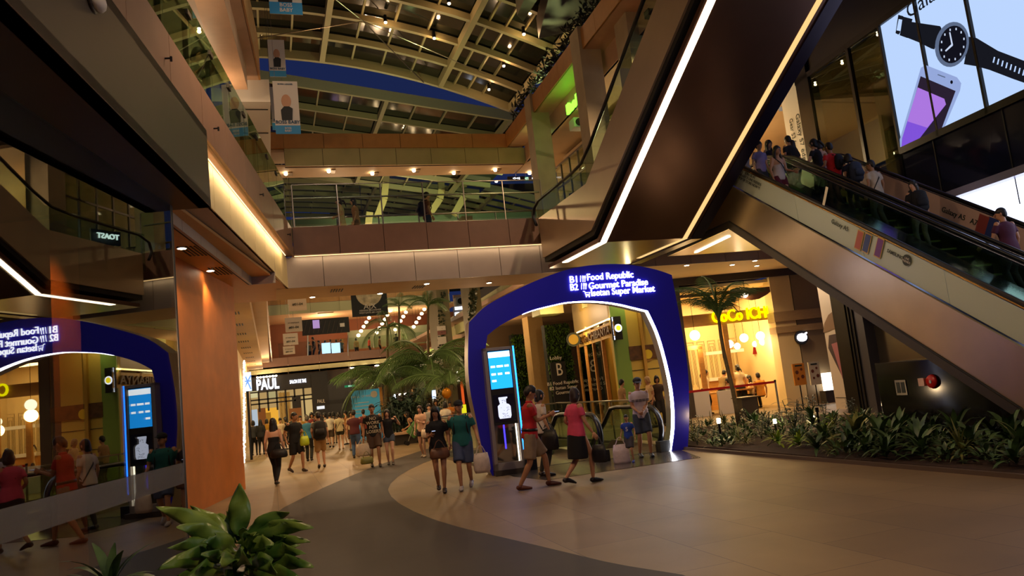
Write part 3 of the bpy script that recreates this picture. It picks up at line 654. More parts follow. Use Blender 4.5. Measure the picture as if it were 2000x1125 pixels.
# ================================================================ PHONE SHOP FRONT (right)
fP=V((14.5,12,0)); FH=5.44; FF=Fr(fP,FH)     # w>0 is away from the camera side
def onF(px,py,off=0): return hp(px,py,fP-FF.w*off,FH)
def yF(px,py): return FF.inv(onF(px,py))[0]
shp=thing('phone_shop','tall dark glazed phone shop front with a huge lit advert screen above the escalator','shop front',FF(0,0,0))
zb,zt=6.30,9.45; uL=yF(1738,170)
mull=[uL,yF(1810,130),yF(1908,105),yF(2000,30)-.3,yF(2000,30)-2.1]
m_navy=mat('navy glass','#1d2236',.12,.3); m_fr=mat('anodised frame','#26221f',.35,.6)
def fbox(m,ua,ub,za,zb_,wa,wb,mi=0): m.prism([FF(ua,wa,za),FF(ub,wa,za),FF(ub,wb,za),FF(ua,wb,za)],UP*(zb_-za),mi)
m=MB(); fbox(m,mull[-1],uL-.03,zb+.04,zt-.03,.02,.06); m.build('advert_screen',emat('advert white','#bcd6ff',1.0),shp)
m=MB(); 
for u in mull: fbox(m,u-.03,u+.03,zb-.1,zt+.1,-.05,.05)
fbox(m,mull[-1],uL+3.6,zt-.03,zt+.12,-.05,.05); fbox(m,mull[-1],uL,zb-.12,zb+.04,-.05,.05)
m.build('screen_frame',m_fr,shp)
m=MB(); fbox(m,-9,uL+3.5,zt+.12,13,.05,.1); m.build('upper_cladding',mat('dark cladding','#241e1b',.35,.3),shp)
m=MB(); fbox(m,-9,uL+.0,4.9,zb-.1,.02,.08); fbox(m,-9,uL+.2,4.2,zb-.1,.06,.1)
for u in (uL-1.0,uL-2.9,uL-4.8): fbox(m,u-.012,u+.012,4.2,zb-.1,-.005,.02,1)
m.build('lower_cladding',[m_navy,m_black],shp)
# lower light box
lb=yF(1866,382)
m=MB(); fbox(m,-8,lb,3.2,4.72,0,.05); m.build('light_box',emat('cool light box','#dfe6ff',2.6),shp)
m=MB(); fbox(m,-8,lb+.35,4.72,4.88,-.25,.1); m.build('light_box_ledge',mat('grey ledge','#9a98a8',.3,.6),shp)
m=MB(); fbox(m,lb,uL+3.5,2.6,4.3,.1,.15); m.build('cladding',m_navy,shp)
# glazed bays left of the screen
bay=[uL,yF(1672,190),yF(1594,250),yF(1575,230)]
for a,b in ((bay[1],bay[0]),(bay[2],bay[1])):
    m=MB(); fbox(m,a-.04 if 0 else b+.03,a-.03,5.6,zt,.0,.012) ; m.build('window_pane',glassmat('smoked shop glass','#9aa08a',.06),shp)
m=MB(); 
for u in (bay[1],bay[2]): fbox(m,u-.05,u+.05,5.6,zt+.1,-.05,.05)
fbox(m,bay[2],bay[2]+.55,0,13,-.05,.3)
m.build('mullion',m_fr,shp)
# lit interior behind the bays
trim(MB().prism([FF(bay[0]-.5,2.5,5.6),FF(bay[3]+.2,2.5,5.6),FF(bay[3]+.2,2.6,5.6),FF(bay[0]-.5,2.6,5.6)],UP*5),mat('olive shop wall','#8d8560',.6),name='wall_shopright')
trim(MB().prism([FF(bay[0]-.5,.1,zt-.1),FF(bay[3]+3,.1,zt-.1),FF(bay[3]+3,4.6,zt-.1),FF(bay[0]-.5,4.6,zt-.1)],UP*.06),m_ceil,name='ceiling_shopright')
trim(MB().prism([FF(bay[0]-.5,.1,5.55),FF(bay[3]+3,.1,5.55),FF(bay[3]+3,4.6,5.55),FF(bay[0]-.5,4.6,5.55)],UP*.06),m_ceil)
trim(MB().prism([FF(bay[0]-.05,.1,5.6),FF(bay[0]-.1,.1,5.6),FF(bay[0]-.1,2.5,5.6),FF(bay[0]-.05,2.5,5.6)],UP*4),m_navy)
c=FF(bay[0]+1.0,.9,0); sp=thing('sign_board','tall white standing board with round blue speech mark behind the shop glass','sign',c+UP*5.6)
MB().prism([c+FF.u*-.3+UP*5.62,c+FF.u*.3+UP*5.62,c+FF.u*.3+FF.w*.05+UP*5.62,c+FF.u*-.3+FF.w*.05+UP*5.62],UP*2.3).build('board',mat('grey white board','#a8a08a',.5),sp)
MB().tube([c+UP*7.45-FF.w*.005,c+UP*7.45-FF.w*.02],.24,20).build('speech_mark',mat('slate blue','#3c4a66',.5),sp)
lamp('POINT',FF(bay[1]-.3,1.8,9.1),60,WARM,.05)  # added fill point inside the shop, no fitting
# exit signs
def exit_sign(p,right,label,w_=.3,htop=.35):
    t=thing('exit_sign',label,'sign',p); r=V(right).normalized(); n=r.cross(UP)
    MB().prism([p-r*w_/2-UP*.07,p+r*w_/2-UP*.07,p+r*w_/2+UP*.07,p-r*w_/2+UP*.07],n*-.03).build('box',emat('exit green','#2c7a4c',1.0),t)
    text('EXIT',.12,p+n*.004,r,UP,emat('exit white','#d8ffe4',1.6),'lettering',t,.002,.01)
    MB().tube([p+UP*.07-n*.015,p+UP*htop-n*.015],.008,6).build('hanger',m_steelpost,t); return t
exit_sign(FF(bay[0]+.9,1.6,8.0),-FF.u,'small green EXIT sign behind the shop glass beside the lit screen',.45,1.3)
# artwork on the screen: wrist watch and telephone
def sp_(px,py,off=.03): return hp(px,py,fP-FF.w*(off-.0),FH)
def shape(pts,mm,name,off=.03,th=.004,parent=None):
    P=[sp_(x,y,off) for x,y in pts]; m=MB(); m.prism(P,-FF.w*th); return m.build(name,mm,parent)
wa=thing('watch_picture','picture of a black strapped round watch on the lit screen','picture',sp_(1860,90)+V((0,0,0)))
Z=lambda x,y:(1690+x/3.629,y/3.629)
e_strap=emat('advert black','#17181f',1.0); e_steel=emat('advert steel','#5c6a86',1.0); e_dial=emat('advert dial','#12121c',1.0)
e_wht=emat('advert pale','#b9c6e0',1.2)
shape([Z(*p) for p in [(215,235),(235,105),(270,115),(265,150),(245,235),(235,245)]],e_strap,'buckle',.03,parent=wa)
shape([Z(*p) for p in [(238,135),(262,140),(250,220),(222,215)]],emat('advert white2','#bcd6ff',1.0),'buckle',.036,parent=wa)
shape([Z(*p) for p in [(270,118),(335,135),(300,270),(245,250)]],e_strap,'strap',.034,parent=wa)
shape([Z(*p) for p in [(328,155),(530,185),(540,200),(490,350),(470,345),(380,300),(300,268)]],e_strap,'strap',.03,parent=wa)
shape([Z(*p) for p in [(735,260),(790,270),(940,360),(1150,440),(1150,595),(1050,560),(880,495),(790,470),(700,455)]],e_strap,'strap',.03,parent=wa)
def ellp(cx,cy,rx,ry,rot,n=28): 
    return [Z(cx+rx*cos(a)*cos(rot)-ry*sin(a)*sin(rot),cy+rx*cos(a)*sin(rot)+ry*sin(a)*cos(rot)) for a in [2*pi*i/n for i in range(n)]]
shape(ellp(615,315,118,162,.22),e_steel,'case',.036,parent=wa); shape(ellp(620,315,96,135,.22),e_dial,'dial',.042,parent=wa)
for i in range(12):
    a=2*pi*i/12; x=620+80*cos(a)*cos(.22)-112*sin(a)*sin(.22); y=315+80*cos(a)*sin(.22)+112*sin(a)*cos(.22)
    shape([Z(x-4,y-8),Z(x+4,y-8),Z(x+4,y+8),Z(x-4,y+8)],e_wht,'hour_mark',.047,parent=wa)
shape([Z(*p) for p in [(595,230),(603,228),(622,318),(612,320)]],e_wht,'hand',.049,parent=wa); shape([Z(*p) for p in [(612,312),(622,322),(572,366),(566,358)]],e_wht,'hand',.049,parent=wa)
for i in range(8): x=910+30*i; y=425+13*i; shape([Z(x-7,y+18),Z(x+3,y-22),Z(x+11,y-20),Z(x+2,y+20)],emat('advert white2','#bcd6ff',1.0),'strap_hole',.036,parent=wa)
ph=thing('phone_picture','picture of a silver smartphone with violet display on the lit screen','picture',sp_(1815,200))
shape([Z(*p) for p in [(245,990),(360,600),(395,480),(430,462),(650,548),(680,590),(672,640),(560,905),(250,1065)]],emat('advert silver','#8ea0d0',1.1),'body',.030,parent=ph)
shape([Z(*p) for p in [(268,985),(393,540),(640,645),(540,915),(262,1055)]],emat('advert dark','#2a2030',1.0),'display',.034,parent=ph)
shape([Z(*p) for p in [(255,1060),(262,980),(372,620),(560,700),(572,740),(370,1000)]],emat('advert violet','#7a4fd0',1.1),'wallpaper',.038,parent=ph)
shape([Z(*p) for p in [(300,860),(372,620),(560,700),(572,740),(440,905)]],emat('advert lilac','#a472d6',1.1),'wallpaper',.040,parent=ph)
shape([Z(*p) for p in [(515,525),(568,545),(566,552),(513,532)]],e_steel,'earpiece',.034,parent=ph); shape(ellp(612,582,9,13,0,12),e_dial,'camera_lens',.034,parent=ph)
text('Galaxy',.5,sp_(1812,-4,.03),-FF.u,UP,e_strap,'lettering',shp,.002,.0)
# white side wall with vertical writing, hanging sign
q=[gp(1541,330,5.9),gp(1600,335,5.9)]
wl=Fr(FF(bay[2]+.55,0,0),FH)
m=MB(); m.prism([FF(bay[2]+.56,0,5.7),FF(bay[2]+1.5,.05,5.7),FF(bay[2]+1.5,.2,5.7),FF(bay[2]+.56,.2,5.7)],UP*7); pn=m.build('sign_wall',m_white,shp)
def vtext(s,px0,py0,px1,py1,size,mm,par,pl=fP-FF.w*.02,hh=FH):
    a=hp(px0,py0,pl,hh); b=hp(px1,py1,pl,hh); text(s,size,(a+b)/2,-UP,-FF.u,mm,'lettering',par,.004,.005,sx=((a-b).length/(size*len(s)*.52)))
vtext('Galaxy S7 edge',1557,212,1572,330,.26,m_ink,shp); vtext('Gear S3 frontier',1545,220,1556,325,.24,m_ink,shp)
p=hp(1535,197,FF(bay[2]+1.9,-.3,0),FH+90); t=thing('hanging_sign','pale square sign lettered SAMSUNG sideways, hung beside the shop wall','sign',p)
r_=hd(FH+90); MB().prism([p-r_*.25-UP*.3,p+r_*.28-UP*.3,p+r_*.28+UP*.3,p-r_*.25+UP*.3],hd(FH)*.08).build('panel',emat('sign panel','#b9a894',.5),t,bevel=.01)
text('SAMSUNG',.13,p-hd(FH)*.006,-UP,r_,m_ink,'lettering',t,.004,.02); MB().tube([p+r_*.3+UP*.5,p+r_*.3-UP*.35],.015,6).build('bracket',m_blackmetal,t)
# cream lit space beyond the top landing
trim(MB().prism([V((11,24,5.9)),V((19,24,5.9)),V((19,24.1,5.9)),V((11,24.1,5.9))],UP*3.6),m_beige,name='wall_cream')
trim(MB().bb(10.2,20,18.6,24,9.3,9.4),m_ceil,name='ceiling_cream'); trim(MB().bb(9.9,20,18.6,24.2,5.6,5.9),m_ceil)
# ground floor of the shop
gf=thing('shop_pillar','shop pillar beside the planting bed with a white advert showing a phone and a watch','pillar',FF(5.4,0,0))
ua,ub=yF(1615,680),yF(1655,700)
m=MB(); fbox(m,ub,ua,.1,4.4,0,.5); m.build('advert_panel',mat('white advert','#d9c6ae',.45),gf)
def onG(px,py,off=.01): return hp(px,py,fP-FF.w*off,FH)
def gshape(pts,mm,name,off=.01,par=gf): m=MB(); m.prism([onG(x,y,off) for x,y in pts],-FF.w*.004); m.build(name,mm,par)
gshape([(1619,655),(1633,652),(1665,740),(1659,757),(1652,750),(1618,680)],mat('print dark','#45343a',.5),'phone_print'); gshape([(1624,672),(1636,668),(1652,735),(1646,740)],mat('print pink','#b06a70',.5),'phone_print',.016)
gshape([(1608,650),(1610,632),(1618,615),(1634,602),(1640,600),(1634,640),(1622,645)],mat('print bronze','#8a6a50',.5),'watch_print')
gshape([(1632,776),(1671,776.5),(1671,777.5),(1632,777)],m_black,'joint',.004)
m=MB(); fbox(m,ub-.9,ub-.05,0,4.4,0,.35); m.build('grey_panel',mat('blue grey panel','#5c5a62',.3,.5),gf)
m=MB(); 
for u in (ub-.02,ub-.35,ub-.5): fbox(m,u-.05,u,0,4.4,-.04,.0)
m.build('mullion',m_fr,gf)
m=MB(); fbox(m,-9,ub-.9,0,2.7,.3,.35); m.build('mirror_cladding',mat('warm steel cladding','#8a8074',.18,.8),gf)
# ================================================================ CURRY SHOP
cP=V((13.67,23.52,0)); CHd=101.5; FC=Fr(cP,CHd)     # u to the right, w towards the camera
if FC.w.y>0: FC.w=-FC.w
def onC(px,py,off=0): return hp(px,py,cP+FC.w*off,CHd)
def cu_(px,py): return FC.inv(onC(px,py))[0]
def cbox(m,ua,ub,za,zb_,wa,wb,mi=0): m.prism([FC(ua,wa,za),FC(ub,wa,za),FC(ub,wb,za),FC(ua,wb,za)],UP*(zb_-za),mi)
cs=thing('curry_restaurant','open lit curry restaurant front with wooden header and yellow letters, right of the arch','shop front',cP)
uA,uB=cu_(1345,700),cu_(1518,660)
m_wood=mat('honey wood','#b8813c',.5,noise=.12,nscale=4,stretch=(1,1,6)); m_cream=mat('cream wall','#e0c896',.6)
m=MB(); cbox(m,-.6,5.2,4.55,4.80,0,.15); m.build('beam',m_greyd,cs)
m=MB(); cbox(m,-.75,-.35,0,4.8,-.3,.1); cbox(m,-.3,uA-.02,0,4.6,-.2,.05); m.build('dark_post',m_grey,cs)
m=MB(); cbox(m,uB,uB+.75,0,4.55,-.5,.05); m.build('column',m_beige,cs)
for z_ in (2.55,2.95): m=MB(); cbox(m,uB-.06,uB+2.1,z_,z_+(.34 if z_>2.6 else .22),-.4,.14); m.build('stone_band',mat('lined stone','#a88c62',.5,noise=.1,nscale=6,stretch=(1,1,8)),cs)
m=MB(); cbox(m,uB+.8,uB+2.0,0,4.55,-.6,.0); m.build('column',mat('taupe column','#8e7a5c',.6),cs)
zs=FC.inv(onC(1450,640,-.5))[2]
m=MB(); cbox(m,uA,uB,3.10,3.52,-.6,-.5); cbox(m,uA+1.55,uA+1.72,.0,3.1,-.6,-.5); cbox(m,uA+.55,uA+.72,0,2.4,-.6,-.5); cbox(m,uA,uA+.72,2.3,2.45,-.6,-.5); m.build('wood_frame',m_wood,cs)
e_yl=emat('yellow sign letters','#f2e400',3.2)
a=hp(1391,621,cP-FC.w*.45,CHd); b=hp(1507,606,cP-FC.w*.45,CHd); a.z=b.z=(a.z+b.z)/2
fit('CoCo ICHII',a,b,.58,e_yl,None,None,cs,bold=.012,ext=.04)
# room
m=MB(); cbox(m,uA-.3,uB+.4,0,4.5,-4.6,-4.5); cbox(m,uA-.35,uA-.25,0,4.5,-4.6,-.2); cbox(m,uB+.3,uB+.4,0,4.5,-4.6,-.5); trim(m,m_cream,name='wall_curry')
m=MB(); cbox(m,uA-.3,uB+.4,4.4,4.5,-4.6,-.1); trim(m,m_cream,name='ceiling_curry')
m=MB(); 
for k in range(9):
    u=uA+.15+k*.45; 
    for q in range(3): m.tube([FC(u+.05*q,-4.48,.8+.1*q),FC(u+.05*q,-4.48,2.7-.12*q),FC(u+.3-.05*q,-4.48,2.7-.12*q),FC(u+.3-.05*q,-4.48,.8+.1*q)],.008,4)
m.build('line_drawing',mat('olive line','#6d5a24',.6),cs)
for z_ in (1.1,2.1): m=MB(); cbox(m,uA+1.7,uB-.05,z_,z_+.12,-3.4,-2.9); m.build('kitchen_shelf',m_white,cs)
m=MB(); cbox(m,uA+1.7,uB-.05,0,1.1,-3.3,-3.0); m.build('counter',m_wood,cs)
# curved baffle
m=MB(); P=[]; 
for k in range(13):
    t_=k/12; u=uA-.05+(uB-uA+.2)*t_; P.append((u,4.12-.0*t_-(.32*sin(max(0,(t_-.55)/.45)*pi)) ))
for k in range(12): m.prism([FC(P[k][0],.0,P[k][1]),FC(P[k+1][0],.0,P[k+1][1]),FC(P[k+1][0],.0,4.22),FC(P[k][0],.0,4.22)],FC.w*-.06)
m.build('curved_baffle',mat('brown baffle','#6b4526',.4),cs)
sp=FC(cu_(1453,574),.1,4.0); t=thing('spotlight','bright round spotlight in front of the brown baffle of the curry shop','spotlight',sp)
MB().ell(sp,(.09,.09,.09),12,8).build('bulb',e_lamp,t); MB().tube([sp+UP*.05,sp+UP*.55],.01,6).build('stem',m_blackmetal,t)
# globes
e_gl=emat('opal globe','#fff0cc',5)
for i,(x,y,r_,dp) in enumerate([(1357,655,.25,.35),(1425,672,.2,1.2),(1453,660,.22,1.6),(1440,676,.17,2.2),(1485,656,.22,1.2),(1490,667,.20,1.9),(1475,672,.16,2.6)]):
    p=onC(x,y,-dp); t=thing('globe_lamp','white globe lamp in the curry shop, '+['alone at the far left','largest of the left cluster, lowest','highest of the left cluster','smallest of the left cluster','top of the right cluster','middle of the right cluster','left edge of the right cluster, half hidden'][i],'lamp',p,'globe lamps in the curry shop')
    MB().ell(p,(r_*.72,)*3,16,10).build('globe',e_gl,t,smooth=True); MB().tube([p+UP*r_*.7,V((p.x,p.y,4.4))],.008,6).build('cord',m_blackmetal,t)
    if i in (0,1,4): lamp('POINT',p-UP*(r_+.1),40,(1,.7,.3),.2,parent=t)
for i,x in enumerate((1478,1492,1507)):
    p=onC(x,684,-2.7); t=thing('red_lamp','red fabric lampshade above the kitchen hatch, '+['left','middle','right'][i]+' of three','lamp',p,'red lamps over the hatch')
    MB().tube([p-UP*.14,p+UP*.14],[.17,.11],14).build('lamp_shade',emat('lit red shade','#c8321a',.9),t); MB().tube([p+UP*.14,p+UP*.8],.008,5).build('cord',m_blackmetal,t)
lamp('AREA',FC((uA+uB)/2,-2.2,4.35),260,(1,.66,.26),2.5,to=FC((uA+uB)/2,-2.2,0))
# round sign disc
p=onC(1566,659,.2); t=thing('round_sign','round black sign with a glowing white fruit shape on the stone band','sign',p)
MB().tube([p,p-FC.w*.08],.24,24).build('disc',m_black,t)
m=MB(); 
for dx,r_ in ((-.05,.13),(.05,.13),(0,.14)): m.tube([p+FC.u*dx+FC.w*.01,p+FC.u*dx+FC.w*.03],r_,18)
m.tube([p+FC.u*.14+UP*.12+FC.w*.02,p+FC.u*.2+UP*.15+FC.w*.02],.025,6); m.build('glowing_shape',emat('white glow','#fff6ff',6),t)
# yellow wall of the curry shop seen through the arch
yw=MB().bb(11.0,13.4,23.55,23.7,0,4.8); trim(yw,mat('yellow wall','#c9b052',.5),name='wall_yellow')
trim(MB().bb(11.0,11.55,23.5,23.55,0,4.8),mat('green glass wall','#7d9e4c',.3))
def onY(px,py): return hp(px,py,(10,23.54),90)
t=thing('food_picture','brown banner picture of a dish across the yellow wall behind the arch','picture',onY(1265,685))
m=MB(); z0,z1_=onY(1250,702).z,onY(1250,675).z; m.bb(onY(1228,690).x,13.35,23.48,23.50,z0,z1_); m.build('print',mat('brown dish print','#5e4022',.5,noise=.5,nscale=5),t)
m=MB(); c=onY(1263,690); m.tube([c,c-V((0,.03,0))+V((0,-.01,0))],.28,20); m.build('plate_print',mat('dish rim','#a8843c',.5),t); c=onY(1264,692)-V((0,.05,0)); m=MB(); m.tube([c,c-V((0,.02,0))],.16,18); m.build('plate_print',mat('yellow dish','#d8c02c',.5),t)
for y in (722,760): z=onY(1260,y).z; trim(MB().bb(11.55,13.4,23.53,23.55,z,z+.02),m_ink)
# side front along heading 11
fs0=V((11.0,23.6,0)); FS=Fr(fs0,11); 
if FS.w.x>0: FS.w=-FS.w
def onS(px,py,off=0): return hp(px,py,fs0+FS.w*off,11)
ss=thing('side_restaurant','side entrance of the curry restaurant with brass letters under a light strip, behind the arch','shop front',fs0)
L=6.2
def sb(m,ua,ub,za,zb_,wa,wb,mi=0): m.prism([FS(ua,wa,za),FS(ub,wa,za),FS(ub,wb,za),FS(ua,wb,za)],UP*(zb_-za),mi)
m=MB(); sb(m,0,L,3.62,4.8,-.4,.0); sb(m,0,L,3.55,3.62,-.4,.08); m.build('header',mat('olive header','#a8914c',.5),ss)
a=onS(1130,655,.03);b=onS(1192,633,.03)
z_=(a.z+b.z)/2; ua_=FS.inv(a)[0]; ub_=FS.inv(b)[0]
m=MB(); sb(m,min(ua_,ub_)-.2,max(ua_,ub_)+.3,z_-.45,z_+.05,-.05,.0); m.build('sign_board',mat('cream sign board','#d8b050',.5),ss)
m=MB(); sb(m,min(ua_,ub_)-.1,max(ua_,ub_)+.1,z_+.12,z_+.17,.02,.08); m.build('light_strip',emat('sign strip','#ffe090',9),ss)
A_=FS(ua_,.06,z_-.2);B_=FS(ub_,.06,z_-.2)
fit('CoCo ICHIBANYA',A_,B_,.40,mat('brass letters','#5c3c10',.5),None,None,ss,bold=.02,ext=.03)
m=MB(); 
for k in range(5): sb(m,.05+k*1.5,.17+k*1.5,0,3.55,-.12,0)
m.build('wood_post',m_wood,ss)
m=MB(); sb(m,1.8,4.4,.05,3.5,-.06,-.05); m.build('window_pane',glassmat('olive shop glass','#b8b070',.08),ss)
m=MB(); sb(m,4.7,L,.05,3.5,-.06,-.05); m.build('door_pane',glassmat('dark olive glass','#6f7850',.12),ss)
trim(MB().prism([FS(0,-1.0,0),FS(L,-1.0,0),FS(L,-1.1,0),FS(0,-1.1,0)],UP*4.8),mat('warm room wall','#b8903c',.6),name='wall_side')
t=thing('projecting_sign','black upright sign with vertical white letters and a yellow round mark, behind the arch','sign',onS(1204,640,.3))
c=hp(1204,641,(10,23.3),90); MB().box(c,(.36,.06,.78)).build('panel',m_black,t)
MB().tube([c+V((.05,-.03,0)),c+V((.05,-.045,0))],.13,20).build('mark_ring',e_white,t); MB().tube([c+V((.05,-.045,0)),c+V((.05,-.055,0))],.09,20).build('mark_disc',emat('yellow disc','#f0d420',2.5),t)
text('CURRY HOUSE COCO ICHIBANYA'[:22],.055,c+V((-.13,-.04,0)),-UP,(1,0,0),e_white,'lettering',t,.002,.01,space=1.1)
c=onS(1120,663,.4); t=thing('round_shop_sign','round dark framed yellow shop sign beside the green wall','sign',c)
MB().tube([c,c+V((.03,.1,0))],.28,22).build('frame',m_ink,t); MB().tube([c,c-V((0.004,.02,0))],.2,22).build('disc',mat('ochre disc','#a88a2c',.5),t)

lamp('AREA',FS(4,.25,z_+.1),26,(1,.74,.32),.15,sy=4,to=FS(4,-.05,z_-.4))
lamp('POINT',FS(3.5,-.5,3.2),40,(1,.7,.3),.04); lamp('POINT',(11.6,22.9,4.5),42,(1,.82,.4),.04)  # added fill points for the side room and yellow wall

lamp('SPOT',FF(6.0,-1.2,4.6),160,NEU,.04,to=FF(5.6,0,1.8),spot=110)  # added fill spot brightening the pillar advert
# ================================================================ RAILINGS UPSTAIRS
railing('bridge_railing',[V((.85,BY+.03,0)),V((7.75,BY+.03,0))],'glass railing along the front edge of the upper bridge',1.12,1.24,6.36,kerb=False,top=.012)
t=thing('steel_railing','slim steel railing with four bars along the rear edge of the upper bridge','railing',(4,22.2,5.95))
for z in (6.25,6.55,6.85,7.1): MB().tube([(.9,22.2,z),(9.6,22.2,z)],.014 if z<7 else .03,6).build('bar',m_steelpost,t)
for k in range(8): MB().tube([(.95+1.2*k,22.2,5.95),(.95+1.2*k,22.2,7.1)],.022,6).build('post',m_steelpost,t)
MB().tube([(.85,BY+.2,7.18),(7.75,BY+.2,7.18)],.025,6).build('handrail',m_steelpost,t)
t=thing('gallery_railing','glass railing with paired steel posts along the left gallery above the shop front','railing',Lp(14)+UP*6.36)
ys=[8.2+1.25*k for k in range(10)]
for i,Y in enumerate(ys):
    a=Lp(Y,.03); 
    if i<len(ys)-1:
        b=Lp(ys[i+1],.03); MB().wall((a+dL*.02)[:2],(b-dL*.02)[:2],6.3,7.42,.012).build('glass_panel',glassmat('dusky rail glass','#b9cfae',.05),t)
    for o_ in (-.06,.06):
        MB().tube([a+dL*o_+nL*.06+UP*6.3,a+dL*o_+nL*.06+UP*7.25],.022,6).build('post',m_greyd,t)
    MB().box(a+nL*.05+UP*7.22,(.14,.2,.07),9).build('bracket',m_greyd,t)
MB().tube([Lp(8,.12)+UP*7.3,Lp(19.9,.12)+UP*7.3],.022,6).build('handrail',m_steelpost,t)
for i,(x,y) in enumerate(((322,114),(417,251),(507,380),(561,458))):
    p=hp(x,y,PLp,9.05); tt=thing('wall_hook','small dark bracket on the rose gallery panels, number %s from the canopy'%('one two three four'.split()[i]),'bracket',p)
    MB().tube([p,p-nL*.07],.012,6).build('stem',m_blackmetal,tt); MB().tube([p-nL*.07-UP*.04,p-nL*.07+UP*.02],.014,6).build('tip',m_blackmetal,tt)
p=hp(180,3,cA,9.12); tt=thing('canopy_lamp','pale oval fitting on the grey canopy at the top of the picture','lamp',p); MB().ell(p-nC*.03,(.045,.1,.06),14,8,M=Matrix.Rotation(-R(9),3,'Z')).build('cover',m_white,tt,smooth=True); MB().ell(p-nC*.0,(.03,.11,.07),14,8).build('ring',m_greyd,tt)
# steel framed screen of the right gallery
t=thing('framed_screen','steel framed glass screen on the right gallery beside the rising handrail','screen',V((9.9,22,5.9)))
for k in range(7):
    Y=19.8+k*.75; MB().bb(9.87,9.93,Y,Y+.05,5.9,9.05).build('post',m_steelpost,t)
for z in (6.1,8.25,9.0): MB().bb(9.87,9.93,19.8,24.4,z,z+.06).build('rail',m_steelpost,t)
MB().bb(9.895,9.905,19.8,24.35,6.1,9.0).build('glass_panel',m_glass,t)
# lime sign on the right
pL_=pr0+V((dR.y,-dR.x,0))*.59; a=hp(1108,214,pL_,2.2);b=hp(1147,172,pL_,2.2)
t=thing('lime_sign','glowing lime green sign letters reading llaollao. on the right upper gallery','sign',(a+b)/2)
zc=(a.z+b.z)/2; a.z=b.z=zc
fit('llaollao.',a,b,.40,emat('lime glow','#64f02a',5),None,None,t,bold=.03,ext=.04)
lamp('POINT',(a.x-.25,(a.y+b.y)/2,zc-.35),5,(.35,1,.12),.3,parent=t)
def speaker(p,label,s=1):
    t=thing('ceiling_projector',label,'speaker',p)
    MB().box(p,(.62*s,.4*s,.3*s)).build('housing',m_white,t,bevel=.02); 
    for d in (-.15,.15): MB().tube([p+V((d*s,-.2*s,0)),p+V((d*s,-.24*s,0))],.11*s,16).build('lens',m_black,t)
    MB().tube([p+UP*.15*s,p+UP*.5*s],.03,8).build('hanger',m_steelpost,t)
p=gp(1135,243,9.15); speaker(p,'white twin eyed ceiling unit under the right upper gallery')
# toast sign, known here mostly by its mirror image in the left glass
tp=V((9.05,20.6,7.1)); t=thing('toast_sign','small white lit sign reading TOAST on the right gallery, mirrored in the left glass','sign',tp)
text('TOAST',.21,tp,(.35,-.94,0),UP,e_white,'lettering',t,.02,.02); MB().box(tp+V((.12,.05,0)),(.06,.9,.4),-20).build('panel',m_black,t); MB().tube([tp+V((.15,.0,-.3)),tp+V((.15,.0,-1.15))],.04,8).build('post',m_steelpost,t)
trim(MB().bb(7.9,9.9,18.8,24.5,5.62,5.95),m_stone)
# direction sign row hanging at the far right of the bridge
p=hp(1020,349,(0,26.5),90)
for i,(x,w_,e,lb) in enumerate(((1008,.42,e_white,'hanging black sign with white symbols, left of the green exit sign'),(1040,.2,e_white,'small white hanging sign right of the green exit sign'))):
    c=hp(x,349,(0,26),90); t=thing('hanging_direction_sign',lb,'sign',c); MB().box(c,(w_*1.6,.06,.16)).build('panel',m_black,t)
    text('<>+ii' if i==0 else '=',.13,c+V((0,-.035,0)),(1,0,0),UP,e,'lettering',t,.002,.01); MB().tube([c+UP*.08,V((c.x,c.y,9.5))],.01,5).build('hanger',m_steelpost,t)
c=hp(1027,349,(0,26),90); exit_sign(c,(1,0,0),'green EXIT sign hanging over the right end of the bridge',.3)
# ================================================================ HANGING POSTERS
m_pw=mat('poster white','#c9c0b2',.6); m_pb=mat('poster blue','#2f86b8',.6); m_pdk=mat('poster suit black','#15130f',.6); m_ppink=mat('poster flesh tone','#b98a68',.6)
def poster(quad,Y,label,lines,band=.16,blob=True):
    (xa,ya),(xb,yb),(xc,yc),(xd,yd)=quad
    P=[hp(x,y,(0,Y),90) for x,y in quad]; c=sum(P,V())/4; w_=(abs(P[1].x-P[0].x)+abs(P[2].x-P[3].x))/2; h_=((P[0].z+P[1].z)-(P[2].z+P[3].z))/2
    t=thing('hanging_poster',label,'poster',c)
    MB().box(c,(w_,.015,h_)).build('sheet',m_pw,t)
    MB().box(c+V((0,-.011,-h_/2+h_*band/2)),(w_,.008,h_*band)).build('blue_band',m_pb,t)
    for s,fz_,sz,mm in lines: text(s,sz*h_,c+V((0,-.02,fz_*h_)),(1,0,0),UP,mm,'lettering',t,.002,.015)
    if blob:   # plain generic picture: a soft oval over a dark rounded block
        MB().ell(c+V((0,-.008,.12*h_)),(w_*.2,.008,h_*.13),16,8).build('picture',m_ppink,t); MB().prism([c+V((x*w_,-.012,z*h_)) for x,z in ((-.22,-.24),(.2,-.24),(.24,-.02),(.1,.02),(-.1,.02),(-.24,-.05))],V((0,-.006,0))).build('picture',m_pdk,t)
    MB().tube([c+UP*h_/2+V((-w_*.4,0,0)),V((c.x-w_*.4,c.y,14.9))],.006,4).build('wire',m_steelpost,t)
BB=mat('poster navy letters','#24506e',.6)
poster([(523,78),(555,78),(559,150),(526,150)],18.2,'white hanging poster with blue foot, the middle one beside the upper left slab',[('BOSS BABY',-.29,.075,BB)])
poster([(534,159),(580,159),(588,262),(537,262)],16.5,'white hanging poster with blue foot, largest and lowest beside the upper left slab',[('BORN LEADER',.44,.04,BB),('BOSS BABY',-.28,.085,BB),('BOSS\nBABY',-.42,.05,m_pw)])
poster([(523,-60),(588,-60),(588,28),(525,28)],15.6,'white hanging poster with blue foot cut off by the top of the picture',[('BOSS\nBABY',-.36,.11,m_pw)],.26)
